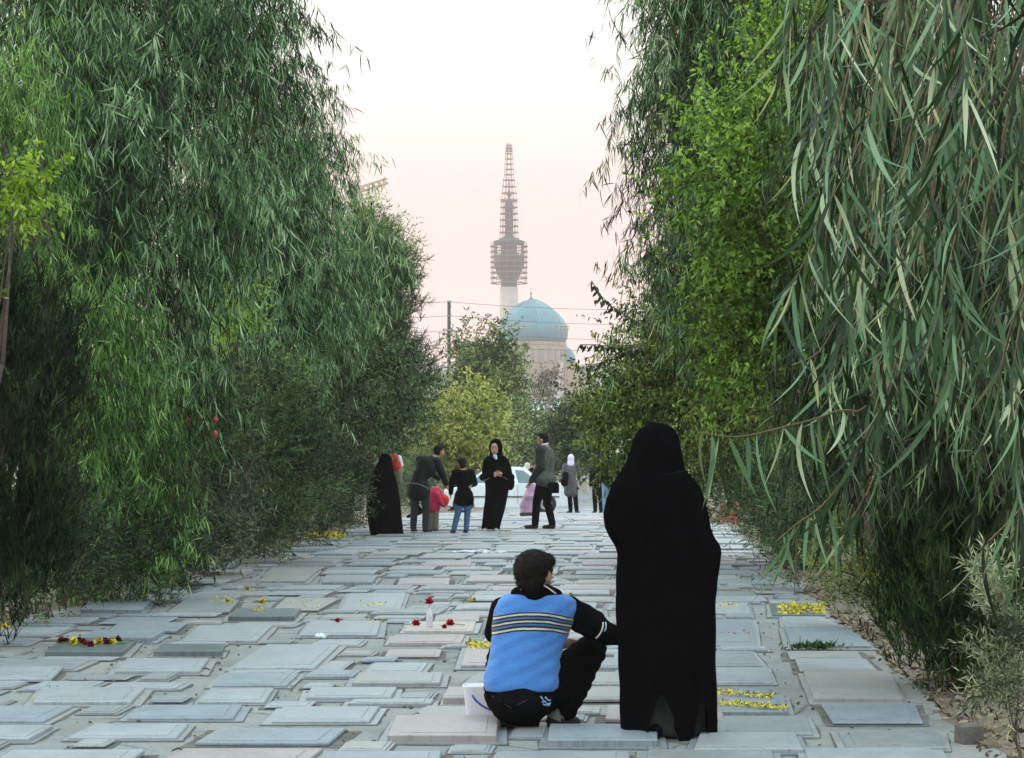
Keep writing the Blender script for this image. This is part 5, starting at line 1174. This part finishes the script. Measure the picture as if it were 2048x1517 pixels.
b.cone(P(1005, 1395, .08), P(1000, 1330, .42), .075, .055); b.cone(P(1000, 1330, .42), P(1018, 1440, .2), .05, .036); b.cone(P(1020, 1450, .125), P(1056, 1457, .155), .030, .024)
body = b.fuse('body', M_SKIN, t, .0065, 3)
e = MB()
for q in (-1, 1): e.ell(hc + rt * q * .034 + fw * .096 + Vector((0, 0, .005)), (.013, .006, .006), lk, 8, 5)
e.build('eyes', M_HAIR, body)
g = MB(); g.ell(hc + Vector((-.006, .0, .018)) - fw * .010, (.100, .110, .104), lk); g.ell(hc - fw * .045 + Vector((0, 0, -.035)), (.086, .06, .07), lk); g.ell(hc + fw * .05 + Vector((0, 0, .06)), (.08, .06, .045), lk)
hr_ = g.fuse('hair', M_HAIR, t, .006, 1, tuft)
n0 = len(hr_.data.vertices); co = np.empty(n0 * 3); hr_.data.vertices.foreach_get('co', co); co = co.reshape(-1, 3) + np.array(t.location); no = np.array([v.normal[:] for v in hr_.data.vertices])
ix = RG.integers(0, n0, 6500); dn = np.array([0, 0, -1.0]) + (co[ix] - np.array(hc)) * np.array([6, 6, 0]); dn = dn - no[ix] * (dn * no[ix]).sum(1, keepdims=True)
V = strips(co[ix] - no[ix] * .003, nrmz(dn) + no[ix] * .26 + RG.normal(size=(6500, 3)) * .2, RG.uniform(.010, .024, 6500), RG.uniform(.0012, .0022, 6500), .25, 2, 'needle', .15)
np_mesh('hair_strands', V, 2, M_HAIR, hr_, RG.random(6500))
# vest with a striped band
mV, nt_, b_ = newmat('blue_knit_vest')
tc_ = nt_.nodes.new('ShaderNodeTexCoord'); sp = nt_.nodes.new('ShaderNodeSeparateXYZ'); nt_.links.new(tc_.outputs['Object'], sp.inputs[0])
def mth(op, a, b2=None):
    n = nt_.nodes.new('ShaderNodeMath'); n.operation = op
    for i, v in enumerate((a, b2)):
        if v is None: continue
        if isinstance(v, (int, float)): n.inputs[i].default_value = v
        else: nt_.links.new(v, n.inputs[i])
    return n.outputs[0]
x0 = P(1064, 0).x - t.location.x
dx = mth('SUBTRACT', sp.outputs[0], x0); zz = mth('ADD', mth('SUBTRACT', sp.outputs[2], P(0, 1262).z), mth('MULTIPLY', mth('MULTIPLY', dx, dx), .75))
wv = nt_.nodes.new('ShaderNodeTexNoise'); wv.inputs['Scale'].default_value = 9; nt_.links.new(tc_.outputs['Object'], wv.inputs[0])
zz = mth('ADD', zz, mth('MULTIPLY', mth('SUBTRACT', wv.outputs[0], .5), .012)); fac = mth('DIVIDE', zz, .10)
blue = (.062, .225, .60); blk_ = (.012, .013, .012); crm = (.55, .52, .42); db = (.035, .13, .36)
col = ramp(nt_, [(0, blue), (.01, blk_), (.09, crm), (.19, blk_), (.30, db), (.38, blk_), (.47, crm), (.55, blk_), (.65, db), (.74, blk_), (.83, crm), (.92, blk_), (.99, blue)], fac, 'CONSTANT')
mx = nt_.nodes.new('ShaderNodeMixRGB'); mx.blend_type = 'MULTIPLY'; mx.inputs[0].default_value = .5
nt_.links.new(col, mx.inputs[1]); nt_.links.new(ramp(nt_, [(.3, (.75, .78, .82)), (.7, (1, 1, 1))], noise(nt_, 14, 6)), mx.inputs[2]); nt_.links.new(mx.outputs[0], b_.inputs['Base Color'])
b_.inputs['Roughness'].default_value = .9; b_.inputs['Sheen Weight'].default_value = .2; bump(nt_, b_, mth('ADD', noise(nt_, 120, 4), mth('MULTIPLY', noise(nt_, 9, 3), 3.0)), .6, .012)
vt = [(1180, 1060, 1080), (1184, 1040, 1100), (1189, 1021, 1124), (1195, 1006, 1143), (1204, 995, 1154), (1222, 988, 1156), (1248, 984, 1148), (1275, 983, 1137), (1300, 980, 1127), (1322, 977, 1120), (1336, 972, 1121), (1350, 968, 1117), (1366, 966, 1119), (1376, 968, 1117), (1383, 973, 1110)]
loft('vest', mV, t, vt, Db, n=120, rows=70, ratio=.72, dmax=.165, dmin=.03, fold=.035, nf=5, lean=lambda y: .11 - .07 * (y - 1177) / 206, wob=.035, seed=4)
g = MB(); g.cone(P(1071, 1177, .055), P(1071, 1190, .065), .070, .080); g.cone(P(1086, 1184, .045), P(1112, 1194, .075), .045, .040); g.cone(P(1056, 1184, .045), P(1034, 1190, .075), .042, .036); cl = g.fuse('collar', M_BLKC, t, .008, 3)
g = MB(); g.cone(P(1070, 1178, -.010), P(1070, 1200, .062), .007, .066); g.fuse('vest_neck_peak', mV, t, .007, 3)
pts = [surf(cl, x, y, .003) for x, y in [(1041, 1180), (1046, 1175), (1053, 1171), (1062, 1168), (1074, 1167), (1085, 1170), (1094, 1175), (1104, 1182), (1112, 1188)]]; pts = [p for p in pts if p]
if len(pts) > 1: MB().tube(pts, .0042, 6).build('collar_piping', M_WHITE, cl, True)
g = MB(); g.cone(P(1132, 1222, .12), P(1186, 1254, .14), .078, .082); g.cone(P(1186, 1254, .14), P(1214, 1270, .11), .078, .066); g.cone(P(1214, 1270, .11), P(1236, 1279, .10), .058, .045)
sl = g.fuse('sleeve', M_BLKC, t, .008, 3, lambda co: .005 * np.sin(co[:, 0] * 60 + co[:, 2] * 45) * np.sin(co[:, 2] * 80))
g = MB(); g.cone(P(1005, 1222, .12), P(990, 1275, .28), .068, .062); g.cone(P(990, 1275, .28), P(1105, 1296, .35), .058, .04); g.fuse('sleeve', M_BLKC, t, .009, 3)
for pl, nm, mm in (([(1186, 1281), (1192, 1277), (1198, 1271), (1203, 1263), (1206, 1253), (1206, 1245)], 'cuff_stripe', M_WHITE), ([(1209, 1263), (1212, 1257), (1212, 1250), (1211, 1245)], 'cuff_stripe', mat('light_blue_stripe', (.35, .62, .75), .8))):
    pts = [surf(sl, x, y, .002) for x, y in pl]; pts = [p for p in pts if p]
    if len(pts) > 1: MB().tube(pts, .0045, 6).build(nm, mm, sl, True)
g = MB(); g.ell(P(1040, 1408, .03), (.168, .15, .112)); g.cone(P(1080, 1398, .06), P(1184, 1312, .28), .105, .088); g.cone(P(1186, 1314, .28), P(1136, 1426, .16), .082, .060); g.cone(P(1005, 1395, .08), P(1000, 1330, .42), .10, .075); g.cone(P(1000, 1330, .42), P(1018, 1436, .2), .07, .055); g.cone(P(1030, 1425, .02), P(1062, 1445, .05), .07, .05)
tr_ = g.fuse('trousers', M_BLKC, t, .009, 3, lambda co: .006 * np.sin(co[:, 0] * 40 + co[:, 2] * 60) * np.sin(co[:, 1] * 50 + co[:, 2] * 30))
g = MB()
for pl in ([(1081, 1393), (1084, 1397), (1087, 1402)], [(1090, 1394), (1094, 1399), (1099, 1402), (1101, 1400)], [(1084, 1405), (1090, 1403), (1093, 1408), (1097, 1412), (1101, 1406)], [(1086, 1409), (1092, 1411), (1098, 1407)]):
    pts = [surf(tr_, x, y, .001) for x, y in pl]; pts = [p for p in pts if p]
    if len(pts) > 1: g.tube(pts, .0042, 5)
if g.v: g.build('embroidered_emblem', mat('light_blue_thread', (.25, .45, .75), .8), tr_, True)
g = MB(); pts = [surf(tr_, x, y, -.001) for x, y in [(984, 1392), (1000, 1402), (1022, 1416), (1035, 1410), (1055, 1400)]]; pts = [p for p in pts if p]
if len(pts) > 1: g.tube(pts, .003, 5).build('seam', mat('seam_grey', (.03, .035, .033), .9), tr_, True)
for A, B in (((1108, 1448, .12), (1152, 1458, .26)), ((1014, 1448, .12), (1062, 1457, .16))):
    g = MB(); g.cone(P(*A), P(*B), .042, .034); g.cone(P(A[0], A[1] + 6, A[2]), P(B[0], B[1] + 2, B[2]), .036, .032); sh = g.fuse('shoe', M_SHOE, t, .008, 3)
    MB().cone(P(A[0], A[1] - 14, A[2]), P(A[0] + 2, A[1] - 2, A[2]), .036, .038).build('sock', mat('grey_sock', (.16, .17, .16), .9), t, True)
# white tub with a blue handle
D = 11.95; p = W(966, 1445, D); p.z = .016
tb = empty('plastic_tub', p, 'white translucent plastic tub with a blue handle standing behind the crouching boy', 'tub')
M_TUB = mat('white_plastic', (.68, .72, .80), .35, .04, 4, 0); M_TUB.node_tree.nodes['Principled BSDF'].inputs['Subsurface Weight'].default_value = .2
g = MB(); ro = []
for z, s_ in ((0, .86), (.01, .88), (.165, 1.0), (.172, 1.05), (.18, 1.05), (.18, .98), (.02, .84)):
    for k in range(32):
        a = 2 * math.pi * k / 32; c, s2 = math.cos(a), math.sin(a); ro.append(p + Vector((.105 * s_ * math.copysign(abs(c) ** .5, c), .075 * s_ * math.copysign(abs(s2) ** .5, s2), z)))
g.add(ro, [(i * 32 + k, i * 32 + (k + 1) % 32, (i + 1) * 32 + (k + 1) % 32, (i + 1) * 32 + k) for i in range(6) for k in range(32)] + [tuple(range(32))[::-1], tuple(range(192, 224))])
tubo = g.build('tub', M_TUB, tb, True)
pts = [surf(tubo, x, y, .004) or W(x, y, D - .09) for x, y in [(944, 1391), (951, 1401), (960, 1409), (971, 1416), (983, 1421)]]
MB().tube(pts, .005, 8).build('handle', mat('blue_plastic', (.02, .06, .35), .35, .1, 5, 0), tb, True)

# red crate by the right edge, far
D = 43.5; p = W(1458, 1044, D); p.z = gz(D) + .012
cr = empty('red_crate', p, 'faded red plastic crate at the right edge of the paving, beyond the veiled woman', 'crate')
M_CRT = mat('faded_red_plastic', (.42, .12, .11), .6, .2, 10, 0)
g = MB(); g.box(p + Vector((0, 0, .17)), (.34, .30, .34), 0, .02); g.box(p + Vector((0, 0, .35)), (.37, .33, .03), 0, .01); g.build('shell', M_CRT, cr)
g = MB(); 
for k in range(3): g.box(p + Vector((0, -.151, .08 + .09 * k)), (.28, .008, .03))
g.build('ribs', mat('crate_rib', (.30, .08, .08), .6), cr)
crumple(1430, 1046, .13, 'beige sack slumped against the red crate', (.42, .36, .28), 1.5)

# --- white car
D = 64.; z0 = gz(D); X0 = W(884, 0, D).x
car = empty('parked_car', Vector((X0 + 1.9, D, z0)), 'white saloon car parked across the path behind the people', 'car')
M_CAR = mat('white_car_paint', (.72, .80, .82), .25, .03, 2, 0); M_GLASS = mat('tinted_glass', (.06, .15, .17), .08, .2, 1, 0, spec=1.0); M_TYRE = mat('tyre_rubber', (.02, .02, .02), .9, .2, 10, .1); M_RIM = mat('wheel_rim', (.45, .46, .47), .35, .1, 4, 0, metal=.6)
def extr(prof, y0, y1, inset, name, m, parent, topz=None):
    """side profile swept across the car with rounded, tucked in flanks"""
    n = len(prof); ce = Vector((sum(a for a, b2 in prof) / n, 0, sum(b2 for a, b2 in prof) / n)); mb = MB(); vs = []
    lay = [(0, inset), (.06, inset * .35), (.14, 0), (1 - .14, 0), (1 - .06, inset * .35), (1, inset)]
    zmin = min(b2 for a, b2 in prof); zmax = max(b2 for a, b2 in prof)
    for u, i_ in lay:
        for a, z in prof:
            q = 1 - i_; tk = (z - zmin) / (zmax - zmin)
            yy = y0 + (y1 - y0) * u
            if topz: yy = (y0 + y1) / 2 + (yy - (y0 + y1) / 2) * (1 - topz * tk)
            vs.append(Vector((X0 + ce.x + (a - ce.x) * q, yy, z0 + ce.z + (z - ce.z) * q)))
    L = len(lay); fs = [(l * n + k, (l + 1) * n + k, (l + 1) * n + (k + 1) % n, l * n + (k + 1) % n) for l in range(L - 1) for k in range(n)]
    fs += [tuple(range(n)), tuple(range((L - 1) * n, L * n))[::-1]]
    return mb.add(vs, fs).build(name, m, parent, False)
bodyp = [(0.02, .30), (0, .45), (.03, .62), (.12, .70), (.5, .77), (.9, .84), (1.9, .88), (2.9, .88), (3.4, .88), (3.78, .85), (3.88, .78), (3.9, .55), (3.87, .34), (3.7, .24), (3.36, .20), (3.30, .42), (3.18, .53), (3.02, .56), (2.86, .53), (2.74, .42), (2.68, .18), (.94, .18), (.90, .42), (.78, .53), (.62, .56), (.46, .53), (.34, .42), (.28, .20), (.15, .24)]
cb_ = extr(bodyp, D - .8, D + .8, .03, 'body', M_CAR, car)
cab = extr([(.55, .82), (.85, 1.0), (1.22, 1.26), (1.42, 1.335), (1.9, 1.36), (2.3, 1.34), (2.48, 1.28), (2.75, 1.05), (2.98, .86)], D - .76, D + .76, .02, 'cabin', M_CAR, car, .18)
def win(pts, y):
    mb = MB(); q = []
    for a, z in pts:
        tk = (z - .82) / .54; yy = D + (y - D) * (1 - .18 * tk) ; q.append(Vector((X0 + a, yy, z0 + z)))
    n = len(q); d = Vector((0, -.012 if y < D else .012, 0)); mb.add(q + [v + d for v in q], [tuple(range(n)), tuple(range(n, 2 * n))[::-1]] + [(k, (k + 1) % n, n + (k + 1) % n, n + k) for k in range(n)])
    return mb.build('side_window', M_GLASS, car)
for y in (D - .765, D + .765):
    win([(.82, .90), (1.2, 1.18), (1.32, 1.27), (1.48, 1.27), (1.48, .90)], y); win([(1.58, .90), (1.58, 1.28), (2.02, 1.28), (2.12, .90)], y); win([(2.22, .90), (2.12, 1.27), (2.36, 1.25), (2.66, 1.02), (2.72, .90)], y)
for a, b2, nm in (((.60, .87), (1.32, 1.30), 'windscreen'), ((2.93, .92), (2.50, 1.27), 'rear_window')):
    mb = MB(); A = Vector((X0 + a[0], 0, z0 + a[1])); B = Vector((X0 + b2[0], 0, z0 + b2[1])); nn = (B - A).cross(Vector((0, 1, 0))).normalized(); nn = nn if nn.z > 0 else -nn
    off = nn * .02; mb.add([A + Vector((0, D - .62, 0)) + off, A + Vector((0, D + .62, 0)) + off, B + Vector((0, D + .52, 0)) + off, B + Vector((0, D - .52, 0)) + off], [(0, 1, 2, 3)]); mb.build(nm, M_GLASS, car)
for wx in (.62, 3.02):
    for yy in (D - .74, D + .74):
        mb = MB(); q = MB(); pr_ = [(.19, -.09), (.27, -.09), (.29, -.06), (.29, .06), (.27, .09), (.19, .09)]
        mb.lathe((0, 0, 0), pr_, 28); mb.v = [Vector((v.x, v.z, v.y)) + Vector((X0 + wx, yy, z0 + .29)) for v in mb.v]; wh = empty('wheel', Vector((X0 + wx, yy, z0 + .29))); wh.parent = car; wh.location = Vector((X0 + wx, yy, z0 + .29)) - car.location
        mb.build('tyre', M_TYRE, wh); q.lathe((0, 0, 0), [(.19, -.07), (.17, -.095), (.05, -.085), (.04, -.1), (.04, .1), (.05, .085), (.17, .095), (.19, .07)], 28); q.v = [Vector((v.x, v.z, v.y)) + Vector((X0 + wx, yy, z0 + .29)) for v in q.v]; q.build('rim', M_RIM, wh)
for yy in (D - .66, D + .66):
    MB().box((X0 + 3.86, yy, z0 + .64), (.10, .26, .17), 0, .01).build('tail_light', mat('amber_lamp', (.22, .10, .02), .2, .2, 20, 0) if 'amber_lamp' not in bpy.data.materials else bpy.data.materials['amber_lamp'], car)
    MB().box((X0 + .04, yy, z0 + .60), (.10, .26, .12), 0, .01).build('headlight', M_GLASS, car)
for xx in (-.02, 3.90): MB().box((X0 + xx, D, z0 + .40), (.10, 1.52, .13), 0, .03).build('bumper', mat('bumper_grey', (.45, .48, .48), .5) if 'bumper_grey' not in bpy.data.materials else bpy.data.materials['bumper_grey'], car)
mb = MB()
for yy in (D - .812, ): mb.box((X0 + 1.52, yy, z0 + .56), (.008, .01, .52)); mb.box((X0 + 2.2, yy, z0 + .56), (.008, .01, .52)); mb.box((X0 + 1.95, yy - .004, z0 + .50), (2.9, .02, .035))
mb.build('door_trim', mat('dark_trim', (.06, .06, .06), .6), car)
# ---------------------------------------------------------------- haze
hm = bpy.data.materials.new('haze'); hm.use_nodes = True; n_ = hm.node_tree; n_.nodes.clear()
pv = n_.nodes.new('ShaderNodeVolumePrincipled'); pv.inputs['Color'].default_value = (.97, .88, .87, 1); pv.inputs['Density'].default_value = .00030; pv.inputs['Anisotropy'].default_value = .2
oo = n_.nodes.new('ShaderNodeOutputMaterial'); n_.links.new(pv.outputs[0], oo.inputs['Volume'])
mb = MB(); mb.box((0, 1500, 103), (5400, 3400, 212)); tag(mb.build('haze', hm), kind='stuff')
SC.cycles.volume_bounces = 1; SC.cycles.max_bounces = 8; SC.cycles.transparent_max_bounces = 8
